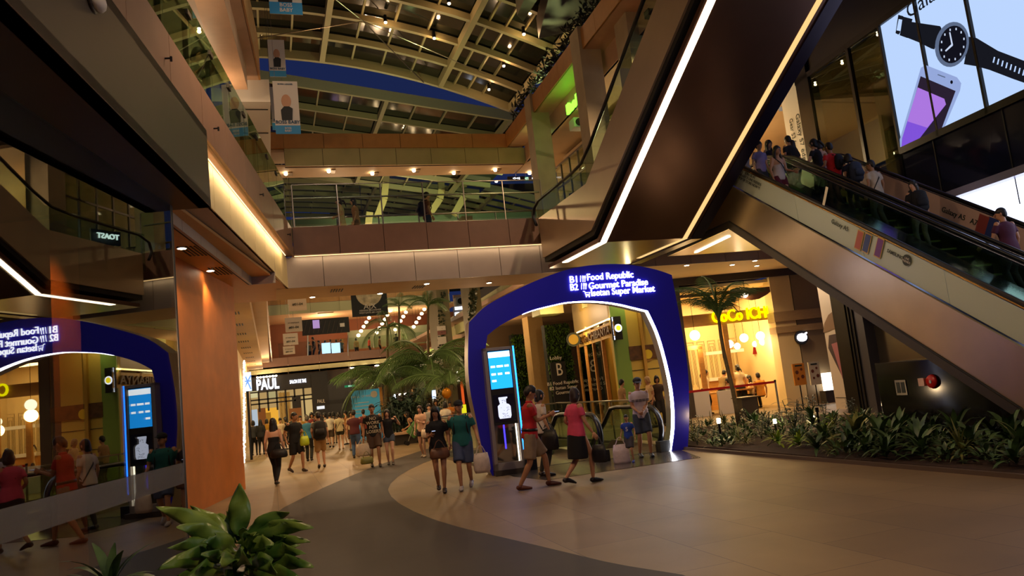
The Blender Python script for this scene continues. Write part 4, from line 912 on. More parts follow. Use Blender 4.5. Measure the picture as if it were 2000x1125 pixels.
poster([(528,170),(538,170),(542,254),(531,254)],21,'narrow sliver of a hanging poster behind the lowest one',[('B',-.28,.085,BB)],.16,False)
# ================================================================ FAR END OF THE MALL
FY=56
def fX(x,y,Y=FY): return hp(x,y,(0,Y),90)
def pxb(m,x0,x1,yt,yb,Y=FY,t=.1,mi=0,xc=None):
    xc=(x0+x1)/2 if xc is None else xc; ym=(yt+yb)/2; sl=-.1
    a=fX(x0,ym+sl*(x0-xc),Y).x; b=fX(x1,ym+sl*(x1-xc),Y).x; zt=fX(xc,yt,Y).z; z0=fX(xc,yb,Y).z
    m.bb(a,b,Y,Y+t,z0,zt,mi); return a,b,z0,zt
def fbox_(x0,x1,yt,yb,mm,name='panel',Y=FY,t=.1,parent=None,**kw):
    m=MB(); r_=pxb(m,x0,x1,yt,yb,Y,t); return m.build(name,mm,parent,**kw),r_
fw=MB(); fw.bb(-9,16,FY+.6,FY+.8,0,fX(600,727).z); trim(fw,mat('far wall umber','#3a2a1c',.6),name='wall_far')
zs2=fX(600,727).z
trim(MB().bb(-9,16,FY-.1,FY+8,zs2,zs2+.15),m_ceil,name='ceiling_far')
z_a,z_b,z_c=fX(680,716).z,fX(680,704).z,fX(680,688).z
clad((-3,FY-.1),(14,FY-.1),zs2,fX(680,707).z,2,mat('mint stone panel','#b5b184',.5))
clad((fX(500,716).x,FY-.35),(14,FY-.35),z_b,z_c,2,m_pinkst)
trim(MB().bb(-2,14,FY-.3,FY-.14,z_b+.02,z_b+.06),ledw2)
# 3F face at the far end
z3t,z3m,z3b=fX(640,578).z,fX(640,590).z,fX(640,609).z
clad((-1,FY-.2),(13.2,FY-.2),z3b,z3m,2,MATS['mint stone panel']); clad((-1,FY-.3),(13.2,FY-.3),z3m,z3t+1,2,m_orangep)
trim(MB().bb(-2,14,FY-.1,FY+6,z3b,z3b+.1),m_ceil,name='ceiling_far3')
trim(MB().bb(-2,16,FY+6,FY+6.2,zs2,z3b),mat('rust cafe wall','#7a4424',.6),name='wall_cafe')
cf=thing('cafe','far upper floor cafe with black ceiling panels behind the crowd, left of the warm bulbs','cafe',fX(640,640))
fbox_(590,682,622,652,m_black,'ceiling_panel',FY+.3,.2,cf); fbox_(620,651,600,612,m_ceil,'bulkhead',FY+.2,.1,cf)
fbox_(611,624,625,641,emat('lilac screen','#a080b0',1.2),'screen',FY+.1,.1,cf); fbox_(664,673,631,638,m_white,'notice',FY+.2,.05,cf)
for i in range(9):
    m=MB(); a=fX(594+9*i,650,FY+.25);b=fX(600+9*i,626,FY+.25); m.tube([a,b],.03,4); m.build('slat',m_greyd,cf)
fbox_(680,838,640,676,mat('glazed counter green','#8f9478',.4),'counter',FY+2,.1,cf)
kk=0
for r_ in range(4):
    for j in range(8):
        x=700+r_*34+j*5.2+r_*2; y=655-j*8-r_*2-(.1*(x-700)); 
        if x>842 or y<582: continue
        p=fX(x,y,FY+1+.3*j); kk+=1
        t=thing('bulb_lamp','warm round ceiling bulb in the rows over the far upper cafe','lamp',p,'bulbs in rows over the far cafe')
        MB().ell(p,(.14,.14,.12),8,6).build('bulb',emat('cafe bulb','#ffd9a0',12),t); MB().tube([p+UP*.1,V((p.x,p.y,max(z3b,p.z+.3)))],.01,4).build('cord',m_blackmetal,t)
for X_,Y_ in ((4,FY+2),(9,FY+2)): lamp('POINT',(X_,Y_,7.6),260,WARM,.06)
t=thing('far_railing','long glass railing of the far upper floor with a few pale posts','railing',fX(680,686))
MB().bb(fX(545,700).x,14,FY-.3,FY-.28,z_c,z_c+1.0).build('glass_panel',m_glass,t)
for x in (601,680,860): MB().tube([fX(x,695,FY-.32),fX(x,655,FY-.32)],.05,6).build('post',m_steelpost,t)
# bakery
bk=thing('bakery_shop','black bakery shop front lettered PAUL with warm windows at the far end of the walkway','shop front',fX(560,860))
_,(xa,xb,z0,z1__)=fbox_(488,640,732,760,m_black,'fascia',FY-.0,.3,bk,)
fbox_(612,643,730,870,m_black,'black_pier',FY-.1,.4,bk); 
m=MB(); m.bb(fX(487,800).x,fX(612,800).x,FY+.02,FY+.12,0,z0)
m.build('window_glow',emat('bakery warm light','#c9a468',.75),bk)
for x0,x1,yt,yb,cc,ss in ((489,504,800,850,'#b8c4d0',.9),(507,544,797,832,'#e8a838',1.0),(513,530,806,846,'#7a4418',.6),(546,568,766,835,'#b8843c',.7),(549,551,766,835,'#6a4520',.5),(556,558,766,835,'#6a4520',.5),(563,565,766,835,'#6a4520',.5),(572,589,772,835,'#4a3a28',.5),(592,610,770,835,'#d8b878',.8),(489,504,764,777,'#d8cc98',.9),(524,540,764,777,'#c8b880',.7)): fbox_(x0,x1,yt,yb,emat('bakery window '+cc,cc,ss),'window_display',FY-.01,.02,bk)
for i in range(8):
    x=487+17.6*i; MB().bb(fX(x,790).x,fX(x,790).x+.12,FY-.05,FY+.02,0 if i in(0,4,6,7) else 1.9,z0).build('mullion',m_black,bk)
for y in (763,778,786): MB().bb(fX(487,800).x,fX(612,800).x,FY-.05,FY+.01,fX(550,y).z,fX(550,y).z+.1).build('transom',m_black,bk)
for x0,x1 in ((505,520),(566,590)): fbox_(x0,x1,797,850,mat('bakery timber','#8a5a2a',.6),'shelf',FY-.03,.03,bk)
fit('PAUL',fX(501,752,FY-.05),fX(545,748,FY-.05),1.0,e_white,None,None,bk,bold=.03,ext=.05)
fit('SALON DE THE',fX(566,746,FY-.05),fX(598,743,FY-.05),.34,e_white,None,None,bk,bold=.02,ext=.03)
fit('PAUL',fX(620,784,FY-.15),fX(635,783,FY-.15),.35,mat('white letters','#c8c2b8',.5),None,None,bk,bold=.01,ext=.03); fbox_(619,634,793,799,emat('plate white','#e0e0e0',1.2),'plate',FY-.15,.03,bk)
for i in range(7): 
    p=fX(503+6*i,737.5-i*.6,FY-.5); MB().ell(p,(.08,.08,.06),8,6).build('lamp_bulb',e_lamp,bk)
fbox_(643,700,742,850,mat('night doorway','#0b090a',.5),'dark_opening',FY-.02,.1,bk)
exit_sign(fX(684,754,FY-3),(1,0,0),'green EXIT sign at the far end, above the blue board',.75,max(.4,zs2-fX(684,754,FY-3).z))
for i,(x,y) in enumerate(((715,742),(738,738),(760,735),(690,749),(776,741))):
    p=fX(x,y,FY-.1); p.z=zs2; tt=thing('far_downlight','tiny ceiling downlight over the far walkway, %s from the left'%('first second third fourth fifth'.split()[(1,2,3,0,4)[i]]),'lamp',p); MB().ell(p,(.16,.16,.04),8,6).build('bulb',e_lamp,tt)
# behind palms: small lit shops at the far right of the walkway
fs=thing('far_shops','dim shop row behind the palms with small lit screens and strip lights','shop front',(12,52,0))
MB().bb(8,16,52,52.3,0,4.2).build('facade',mat('umber facade','#2c2016',.6),fs)
for x0,x1,yt,yb,c,s in ((779,800,768,771,'#fff0d8',5),(835,841,765,781,'#ffe0a0',3),(844,855,762,778,'#b8d8ff',5),(806,812,760,790,'#ffb060',1.5),(770,774,770,810,'#e8f0ff',6),(893,897,725,745,'#fff4e0',5),(900,905,720,790,'#c8501e',1.2),(846,850,780,790,'#e8e0c0',1.5),(903,912,790,830,'#d8d020',1.2)):
    fbox_(x0,x1,yt,yb,emat('shop light '+c,c,s),'lit_screen',51.9,.05,fs)
# pillars
m_pil=mat('walkway pillar stone','#6f6746',.55,noise=.08,nscale=1.5)
trim(MB().bb(8.75,9.4,40,42.6,0,9.6),m_pil,name='trim_pillar'); x0=fX(925,650,33).x; trim(MB().bb(x0,x0+.5,33,34.6,0,9.6),m_pil,name='trim_pillar_b')
for (x,y0,y1,Y,l) in ((860,570,800,39.9,'left'),(921,565,640,32.9,'right')):
    p=fX(x,y1,Y); t=thing('climbing_vine','thin dark climbing vine on the %s stone pillar'%l,'plant',p); m=MB(); random.seed(5)
    top=fX(x+3,y0,Y)
    for k in range(170):
        q=p.lerp(top,random.random())+V((random.uniform(-.14,.14),random.uniform(-.06,.0),0)); a=V((random.uniform(-1,1),-.5,random.uniform(-1,1))).normalized()*.13; b=a.cross(V((0,1,.3))).normalized()*.06
        m.quad(q,q+a*.5+b,q+a,q+a*.5-b)
    m.build('leaves',mat('vine leaf','#1f2c12',.6),t)
for i,(y,h) in enumerate(((641,9),(650,8),(665,15))):
    c=fX(862+i*.7,y,39.8); t=thing('pillar_notice','pale notice panel fixed to the left stone pillar, '+('upper','middle','lower')[i]+' of three','notice',c); MB().box(c,(.45,.05,h*.026)).build('panel',mat('notice %d'%i,('#c8bfae','#7a4a40','#c8c0b0')[i],.6),t)
# bright shop between the pillars, on the upper right
us=thing('upper_shop_window','bright white slatted shop window between the two stone pillars upstairs','shop front',fX(904,610,44))
for y in (598,609,618): fbox_(889,919,y,y+6,e_white,'lit_slat',44,.1,us)
fbox_(888,921,628,640,mat('shop rail glass','#6a6048',.4),'parapet',43.8,.05,us); fbox_(886,921,575,597,m_ceil,'bulkhead',44.1,.1,us); fbox_(886,921,597,626,m_greyd,'back_panel',44.2,.05,us)
speaker(fX(905,589,42),'white twin eyed ceiling unit between the two far stone pillars',1.6)
a=hp(957,578,(10.35,30),2.2);b=hp(984,563,(10.35,30),2.2); c_=(a.z+b.z)/2; a.z=b.z=c_
t=thing('bakery_cafe_sign','red and white lit sign reading BreadTalk cafe above the arch left shoulder','sign',(a+b)/2)
k=a.lerp(b,.42); k2=a.lerp(b,.72)
fit('Brea',a,k,.6,emat('red sign','#ff3a14',4),None,None,t,bold=.03,ext=.03); fit('dTalk',k,k2,.6,e_white,None,None,t,bold=.03,ext=.03); fit('cafe',a.lerp(b,.76),b,.5,e_white,None,None,t,bold=.02,ext=.03)
m=MB(); m.prism([V((10.42,a.y+2,c_-.4)),V((10.6,a.y+2,c_-.4)),V((10.5,b.y-2,c_-.4)),V((10.36,b.y-2,c_-.4))],UP*.9); m.build('backing',m_black,t)
# big black hanging banner
c=(fX(687,600,50)+fX(757,594,50))/2; w_=(fX(757,590,50).x-fX(687,597,50).x); zt,zb2=fX(720,574,50).z+.8,fX(725,617,50).z
t=thing('hanging_banner','black hanging banner with A|X lettering and a round pale picture, far upper hall','banner',c)
MB().bb(c.x-w_/2,c.x+w_/2,50,50.04,zb2,zt).build('sheet',m_black,t); q=V((c.x,49.99,zt-.75)); MB().tube([q,q-V((0,.02,0))],.85,26).build('round_picture',mat('pale engraving','#b8a888',.6,noise=.4,nscale=3),t)
text('A|X',.5,V((c.x,49.97,zb2+.62)),(1,0,0),UP,mat('white letters','#c8c2b8',.5),'lettering',t,.01); text('ARMANI EXCHANGE\nWESTGATE #01-24/25',.15,V((c.x,49.97,zb2+.3)),(1,0,0),UP,MATS['white letters'],'lettering',t,.01)
MB().tube([(c.x,50.02,zt),(c.x,50.02,16.5)],.02,5).build('wire',m_steelpost,t)
for i,(x0,x1,yt,yb,Y,s) in enumerate(((563,598,565,607,30,'nearest, cut by the bridge soffit'),(557,590,620,648,36,'second, under the picture panel'),(553,582,651,674,43,'third, middle height'),(553,576,676,692,50,'farthest and lowest'))):
    m=MB(); a,b,z0,z1__=pxb(m,x0,x1,yt,yb,Y,.02); t=thing('hanging_banner','white hanging banner lettered #01-04 at the left gallery, '+s,'banner',((a+b)/2,Y,z0)); m.build('sheet',m_pw,t)
    text('#01-04',(b-a)*.2,V(((a+b)/2,Y-.02,z0+(z1__-z0)*.3)),(1,0,0),UP,m_ink,'lettering',t,.003,.02); text('AT WESTGATE',(b-a)*.1,V(((a+b)/2,Y-.02,z0+(z1__-z0)*.62)),(1,0,0),UP,m_ink,'lettering',t,.003,.01)
    MB().tube([((a+b)/2,Y,z1__),((a+b)/2,Y,16.2)],.01,4).build('wire',m_steelpost,t)
# left side lights: bead curtain and star panel
m=MB(); random.seed(9)
for k in range(160):
    p=fX(477+random.uniform(-1.5,1.5),705+k*1.3,30)
    if p.z<.02: continue
    m.ell(p,(.03,.03,.03),5,4)
props(m.build('light_bead_curtain',emat('bead light','#fff0d0',6)),'vertical curtain of tiny white lights beside the orange wall','lights',kind='stuff')
t=thing('star_panel','white lit panel with crossing blue lines above the bead lights at the left','sign',fX(483,745,32)); MB().tube([fX(483,764,32.1),V((fX(483,764,32.1).x,32.1,0))],.05,6).build('post',m_blackmetal,t); fbox_(476,491,727,764,emat('star panel','#cfe0ff',1.6),'panel',32,.05,t)
for a,b in (((477,730),(490,760)),((490,733),(477,758)),((477,745),(490,744))): MB().tube([fX(*a,31.95),fX(*b,31.95)],.03,4).build('line',emat('blue line','#6a90e0',1.5),t)
# blue information board
BYd=37; c=fX(716,798,BYd); wq=fX(743,790,BYd).x-fX(688,796,BYd).x; zt=fX(715,761,BYd).z
t=thing('information_board','large light blue free standing board with white writing beyond the walkers','board',(c.x,BYd,0))
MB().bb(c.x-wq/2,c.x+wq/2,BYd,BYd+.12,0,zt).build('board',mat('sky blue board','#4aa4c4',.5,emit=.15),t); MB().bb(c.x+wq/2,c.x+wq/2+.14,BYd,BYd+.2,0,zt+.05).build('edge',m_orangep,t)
wl_=mat('white letters','#c8c2b8',.5); text('SPIRAL OF WISDOM',.13,V((c.x-.05,BYd-.01,zt-.3)),(1,0,0),UP,wl_,'lettering',t,.004,.01); [MB().bb(c.x-wq*.4,c.x+wq*q_,BYd-.006,BYd,zt-.6-.16*k_,zt-.57-.16*k_).build('printed_line',wl_,t) for k_,q_ in enumerate((.1,.25,.2,-.1))]
p=V((c.x+wq*.3,BYd-.01,zt-.25)); MB().tube([p,p-V((0,.02,0))],.16,16).build('round_badge',wl_,t)
# ================================================================ PLANTS
LEAFM={}
def leaf(m,base,d,L,w_,droop=.5,mi=0,fold=.15,n=6,tipw=.0):
    d=V(d).normalized(); s=d.cross(UP)
    if s.length<.05: s=V((1,0,0))
    s.normalize(); vs=[]; p=V(base); dd=d.copy()
    for i in range(n+1):
        t=i/n; ww=w_*sin(pi*min(1,t*.93+.04))**.8*(1-t*.25)
        nrm=s.cross(dd).normalized()
        vs+=[p-s*ww+nrm*ww*fold,p,p+s*ww+nrm*ww*fold]
        p=p+dd*(L/n); dd=(dd-UP*(droop/n)).normalized()
    fs=[]
    for i in range(n):
        a=3*i; fs+=[(a,a+1,a+4,a+3),(a+1,a+2,a+5,a+4)]
    m.add(vs,fs,mi)
def plantmat(name,c1,c2,rough=.4):
    m=mat(name,c1,rough,noise=0); n=m.node_tree; b=n.nodes['Principled BSDF']; t=n.nodes.new('ShaderNodeTexCoord'); z=n.nodes.new('ShaderNodeTexNoise'); z.inputs['Scale'].default_value=5; r=n.nodes.new('ShaderNodeValToRGB')
    n.links.new(t.outputs['Object'],z.inputs['Vector']); n.links.new(z.outputs[0],r.inputs[0]); r.color_ramp.elements[0].position=.35; r.color_ramp.elements[1].position=.65
    r.color_ramp.elements[0].color=srgb(c1); r.color_ramp.elements[1].color=srgb(c2); n.links.new(r.outputs[0],b.inputs['Base Color']); return m
pm=[plantmat('deep green leaf','#2a4226','#4e6c38'),plantmat('olive leaf','#4b5226','#8a8a45'),plantmat('dusky green leaf','#26352c','#465a4c'),plantmat('lime leaf','#5a8a24','#a8b83c'),plantmat('bronze leaf','#5a3a22','#6f6232')]
def bush(kind,seed):
    random.seed(seed); m=MB()
    if kind==0:   # broad rosette
        for i in range(22):
            a=i*2.4; e=R(random.uniform(15,80)); leaf(m,(0,0,random.uniform(.05,.2)),(cos(a)*cos(e),sin(a)*cos(e),sin(e)),random.uniform(.38,.6),random.uniform(.045,.07),1.3)
    elif kind==1: # strappy
        for i in range(40):
            a=i*2.4; e=R(random.uniform(20,85)); leaf(m,(0,0,.05),(cos(a)*cos(e),sin(a)*cos(e),sin(e)),random.uniform(.35,.6),.018,1.5)
    elif kind==2: # stems with leaves
        for q in range(5):
            a=q*1.26+random.random(); top=V((cos(a)*.14,sin(a)*.14,random.uniform(.45,.75))); m.tube([(0,0,0),top],.008,4)
            for i in range(8):
                b=i*2.4; p=top*(.35+.65*i/7); leaf(m,p,(cos(b),sin(b),.5),random.uniform(.16,.26),random.uniform(.03,.045),1.2)
    else: # low leafy cover
        for i in range(34):
            a=i*2.4; rr=random.uniform(0,.3); e=R(random.uniform(20,80)); leaf(m,(cos(a)*rr,sin(a)*rr,random.uniform(0,.22)),(cos(a)*cos(e),sin(a)*cos(e),sin(e)),random.uniform(.14,.24),random.uniform(.03,.05),1.0)
    return m.me('foliage_leaves',pm[kind if kind<3 else 0],True)
BM=[[bush(k,10*k+j) for j in range(2)] for k in range(4)]
NM=['broad leaved plant','strap leaved plant','leafy stemmed shrub','low leafy cover plant']
def place(kind,x,y,s,label,group,mi=None,z=.05):
    base=BM[kind][random.randrange(2)]
    o=bpy.data.objects.new(['rosette_plant','strap_plant','stem_shrub','cover_plant'][kind],base if mi is None else None or base.copy()); COL.objects.link(o)
    if mi is not None: o.data.materials.clear(); o.data.materials.append(pm[mi])
    o.location=(x,y,z); o.rotation_euler=(0,0,random.uniform(0,6.28)); o.scale=(s,s,s*random.uniform(.85,1.1)); return props(o,label,'plant',group)
random.seed(21)
cand=[]
for i in range(2600):
    x=random.uniform(8.35,13.6); y=random.uniform(3.2,18.8); dd_=.34 if x<10.5 else .42
    if x<PX+.25 or (11.3<x-(y-10)*.07<13.2 and 8.2<y<12.6): continue
    u_,w__,_=F1.inv(V((x,y,0)))
    if -.15<w__<3.5 and u_<-6.0: continue
    if 8.3<x<9.6 and 11.0<y<13.4 and x<9.1+(13.4-y)*.1: continue      # bare soil
    if y>15.2 and x<8.6+(y-15.2)*.45: continue
    if all((x-a)**2+(y-b)**2>dd_**2 for a,b,_ in cand): cand.append((x,y,0))
for x,y,_ in cand:
    k=random.choice((0,0,0,1,3,3) if y<12.5 else (1,3,3,2,0,3)); s=random.uniform(.62,1.0)*(1.0 if y<12 else .8)
    mi=random.choice((0,2,2,4)) if (k==0 and y<11) else (None if k else random.choice((0,1,2)))
    lab={0:'broad leaved rosette plant growing in the planting bed under the escalator',1:'strap leaved plant growing in the planting bed',2:'leafy stemmed shrub growing in the planting bed',3:'low leafy cover plant growing in the planting bed'}[k]
    place(k,x,y,s,lab,'plants in the bed, '+NM[k])
g_=gp(1505,880); place(0,g_.x+.2,g_.y,.62,'bright lime rosette plant on the bare soil, left of the pair','lime plants on bare soil',3); g_=gp(1545,885); place(0,g_.x+.2,g_.y,.55,'bright lime rosette plant on the bare soil, right of the pair','lime plants on bare soil',3)
g_=gp(1595,880); place(2,g_.x+.3,g_.y,.7,'small lime stemmed shrub right of the bare soil',None,3); g_=gp(1553,850); place(2,g_.x,g_.y,1.25,'tall dark stemmed shrub standing before the curry shop column',None,2)
g_=gp(1668,880); place(0,g_.x+.1,g_.y,1.25,'largest pale green rosette plant at the edge of the bed',None,1)
# bed lights
def stake(px,py,h,label,on=True,soft=.06):
    p=gp(px,py); p.x=max(p.x,PX+.15); t=thing('garden_light',label,'garden light',p); MB().tube([p,p+UP*h],.025,8).build('stake',m_blackmetal,t); MB().tube([p+UP*h,p+UP*(h+.1)],.04,12).build('head',emat('garden lamp','#ffe6b8',14) if on else m_blackmetal,t)
    if on: lamp('POINT',p+UP*(h+.16),14,(1,.68,.34),soft,parent=t)
stake(1411,875,.5,'white topped bollard light at the left front of the planting bed')
stake(1516,842,.18,'low glowing garden light, left of the two before the menu boards'); stake(1591,838,.2,'low glowing garden light, right of the two before the menu boards'); stake(1602,842,.42,'unlit black garden spotlight on a stake',False)
# bed palm
def frond_me(L,n,droop,w_,name='frond'):
    m=MB(); P=[]; p=V((0,0,0)); d=V((1,0,.75)).normalized(); N=14
    for i in range(N+1): P.append(p.copy()); p+=d*(L/N); d=(d-UP*droop/N).normalized()
    m.tube(P,[.018*(1-i/N*.8)+.003 for i in range(N+1)],5)
    for i in range(n):
        t=.14+.84*i/n; k=t*N; j=min(N-1,int(k)); q=P[j].lerp(P[j+1],k-j); dd=(P[j+1]-P[j]).normalized(); ll=w_*sin(pi*(t*.85+.1))**.7
        for sd in (-1,1):
            e=(V((0,sd,0))*.8+dd*.65-UP*.35).normalized(); f=(e-UP*.6).normalized(); ww=dd*.0075
            a=q+e*ll*.5; b=a+f*ll*.5; m.add([q-ww*.5,q+ww*.5,a+ww,a-ww,b],[(0,1,2,3),(3,2,4)])
    return m.me(name,mat('palm leaf','#55703a',.5),False)
FR=[frond_me(1.0,32,1.7,.30),frond_me(1.0,32,2.6,.32)]
def palm(crown,base,nf,L,label,seed,tr=.05,up_=(0,35)):
    random.seed(seed); t=thing('palm_tree',label,'palm tree',base); 
    P=[base.lerp(crown,k/6)+V((sin(k*1.1)*.03,0,0)) for k in range(7)]; MB().tube(P,[tr*(1.25-k*.07) for k in range(7)],8).build('trunk',mat('palm trunk','#6a5a3c',.8,noise=.25,nscale=14,bump=.3),t,smooth=True)
    for i in range(nf):
        o=bpy.data.objects.new('frond',FR[i%2]); COL.objects.link(o); o.parent=t; l=L*random.uniform(.8,1.1)
        o.location=P[-1]-base; o.rotation_euler=(0,R(-random.uniform(*up_)),i*2*pi/nf+random.uniform(-.25,.25)); o.scale=(l,l,l)
    return t
c=hp(1403,622,(0,17.6),90); b=V((hp(1437,790,(0,17.6),90).x,17.6,.05)); palm(c,b,11,1.75,'slim young palm tree in the planting bed before the curry shop sign',4,.05,(28,62))
def pp(px,py,Y): return hp(px,py,(0,Y),90)
for i,(cx,cy,bx_,Y,nf,L,lb,tr,upr) in enumerate((
  (779,600,788,36,8,1.0,'tall thin palm with a small upright crown, left of the pair before the far cafe',.06,(10,60)),
  (836,600,841,35,8,1.5,'tall thin palm with a spiky crown near the left stone pillar',.06,(10,60)),
  (757,640,760,36,9,1.8,'tall thin palm with a hanging dark crown before the far cafe',.07,(-25,35)),
  (838,712,838,33,13,3.3,'broad spreading palm with long drooping fronds, before the left stone pillar',.12,(-5,35)),
  (755,752,758,34,12,3.2,'broad spreading palm with drooping fronds above the blue board',.12,(-5,30)),
  (880,752,878,31,12,2.6,'broad palm with drooping fronds close behind the blue arch',.12,(-5,30)),
  (810,745,812,38,12,3.0,'broad palm filling the gap between the spreading palms',.12,(-5,40)))):
    c=pp(cx,cy,Y); b=V((pp(bx_,850,Y).x,Y,0)); palm(c,b,nf,L,lb,30+i,tr,upr)
# leafy shrubs round the palms
random.seed(2)
for i in range(26):
    Y=random.uniform(30,38); x=pp(random.uniform(765,830),840,Y).x; place(2,x,Y,random.uniform(2.0,3.0),'leafy green shrub massed at the foot of the far palms','shrubs at the foot of the palms',z=0)
# ---- green walls behind the arch
def greenwall(x0,x1,yt,Y,label,X1=None):
    a=fX(x0,720,Y).x;b=fX(x1,720,Y).x; zt=fX((x0+x1)/2,yt,Y).z; t=thing('green_wall',label,'green wall',((a+b)/2,Y,0))
    MB().bb(a,b,Y,Y+.4,0,zt).build('panel',mat('green wall backing','#12180c',.8),t); m=MB(); random.seed(int(x0))
    for k in range(1500):
        q=V((random.uniform(a,b),Y-.02,random.uniform(1.2,zt))); d=V((random.uniform(-1,1),-.9,random.uniform(-1,.6))); leaf(m,q,d,random.uniform(.12,.24),random.uniform(.03,.05),.9,n=2)
    m.build('leaves',plantmat('wall foliage','#2a4216','#5a7a2c'),t); return t,a,b,zt
greenwall(1005,1041,652,36,'tall green plant wall behind the arch, left of the pale column')
t,a,b,zt=greenwall(1072,1120,632,31,'tall green plant wall with white B lettering behind the arch, right of the pale column')
m=MB(); m.bb(a-.05,a+(b-a)*.55,30.6,30.7,0,2.55); m.build('sign_panel',m_black,t)
wl_=MATS['white letters']; cx=a+(b-a)*.27
text('B',.75,V((cx,30.57,2.2)),(1,0,0),UP,wl_,'lettering',t,.01,.0,sx=.75); text('Lobby',.22,V((cx-.1,30.57,2.72)),(1,0,0),UP,wl_,'lettering',t,.01); text('B1 Food Republic\nB2 Isetan Super\nGourmet',.2,V((cx+.1,30.57,1.45)),(1,0,0),UP,wl_,'lettering',t,.01)
trim(MB().bb(fX(1041,720,33).x,fX(1070,720,33).x,33,33.8,0,4.8),mat('tan column','#a88a54',.6,noise=.05),name='trim_pale_column')
trim(MB().bb(9.9,16,37,37.2,0,4.8),mat('brown back wall','#5a4426',.6),name='wall_back')
# ceiling fascias seen through the arch
trim(MB().bb(9.6,9.9,22.4,40,4.8,5.3).bb(10.3,11.3,28.4,29.4,4.4,4.8).bb(11.6,12.6,26.2,27.2,4.4,4.8),mat('lime lit fascia','#b5b878',.5))
# ================================================================ FOREGROUND PLANT
pc=hp(468,1150,(0,3.75),90); t=thing('potted_plant','large broad leaved potted plant in the bottom left foreground before the glass','potted plant',(pc.x,3.75,0))
MB().tube([(pc.x,3.75,0),(pc.x,3.75,pc.z-.12)],[.2,.27],20).build('pot',m_greyd,t,smooth=False); MB().tube([(pc.x,3.75,pc.z-.16),(pc.x,3.75,pc.z-.13)],.24,20).build('soil',m_soil,t)
mfl=plantmat('glossy foreground leaf','#3f6628','#86a044',.34)
def fleaf(bx_,by,tx,ty,w_,dy=0,droop=.6,mm=None):
    w_*=.95
    b=hp(bx_,by,(0,3.75),90); tp_=hp(tx,ty,(0,3.75-dy),90); m=MB(); d=tp_-b; L=d.length
    N=12; vs=[]; s=d.cross(V((0,-1,.25))).normalized(); 
    for i in range(N+1):
        q=i/N; p=b+d*q+UP*(sin(q*pi)*droop*.13*L); ww=w_*max(.02,sin(pi*min(1,(q*.97+.01)**.82)))**.95; wob=sin(q*13+tx)*.016; nr=s.cross(d).normalized()
        for k,(a_,f_) in enumerate(((-1,.22),(-.5,.10),(0,0),(.5,.10),(1,.22))): vs.append(p+s*ww*a_+nr*(ww*f_*-1+wob*a_))
    fs=[(5*i+k,5*i+k+1,5*i+k+6,5*i+k+5) for i in range(N) for k in range(4)]
    m.add(vs,fs); o=m.build('leaf',mm or mfl,t,smooth=True); so=o.modifiers.new('s','SOLIDIFY'); so.thickness=.0015
for a in ((467,1050,468,944,.052,0,0),(455,1065,306,991,.042,.15,.5),(462,1068,345,1030,.04,.3,.4),(462,1060,372,990,.035,-.1,.4),(475,1052,565,1001,.036,.1,.6),(478,1060,588,1018,.03,.2,.5),(482,1064,612,1031,.034,.3,.6),(470,1048,413,1002,.03,-.15,.3),(460,1080,330,1071,.036,.35,.5),(458,1095,308,1112,.042,.4,.5),(465,1105,395,1085,.028,.5,.3),(485,1085,560,1048,.034,.2,.4),(485,1095,592,1082,.04,.35,.5),(488,1110,612,1108,.036,.45,.4),(470,1048,474,1030,.03,.5,-.3),(470,1060,470,1075,.045,.55,-1),(480,1100,540,1120,.04,.5,.4),(460,1110,370,1130,.045,.5,.4),(470,1110,455,1140,.05,.5,.3),(478,1070,530,1065,.04,.4,.3),(462,1075,400,1060,.045,.35,.3),(475,1120,600,1145,.04,.5,.4),(472,1060,442,1000,.03,-.1,.3),(476,1058,530,1012,.03,-.1,.5),(480,1080,606,1058,.03,.3,.5),(462,1090,345,1092,.035,.5,.4),(484,1100,585,1064,.035,-.1,.4),(466,1120,330,1135,.04,.3,.4),(470,1090,430,1100,.04,.6,.2),(482,1110,560,1140,.045,.2,.4),(474,1075,500,1045,.03,.3,.2),(455,1075,352,1010,.03,-.2,.5)):
    fleaf(*a)
q=hp(215,1135,(0,4.1),90); place(0,q.x,4.1,.5,'dark leafy plant low before the left glass, at the bottom of the picture',None,0,z=q.z-.12); t=thing('plant_pot','dark round pot under the low leafy plant before the left glass','pot',(q.x,4.1,0)); MB().tube([(q.x,4.1,0),(q.x,4.1,q.z-.1)],[.16,.22],18).build('pot',m_greyd,t)
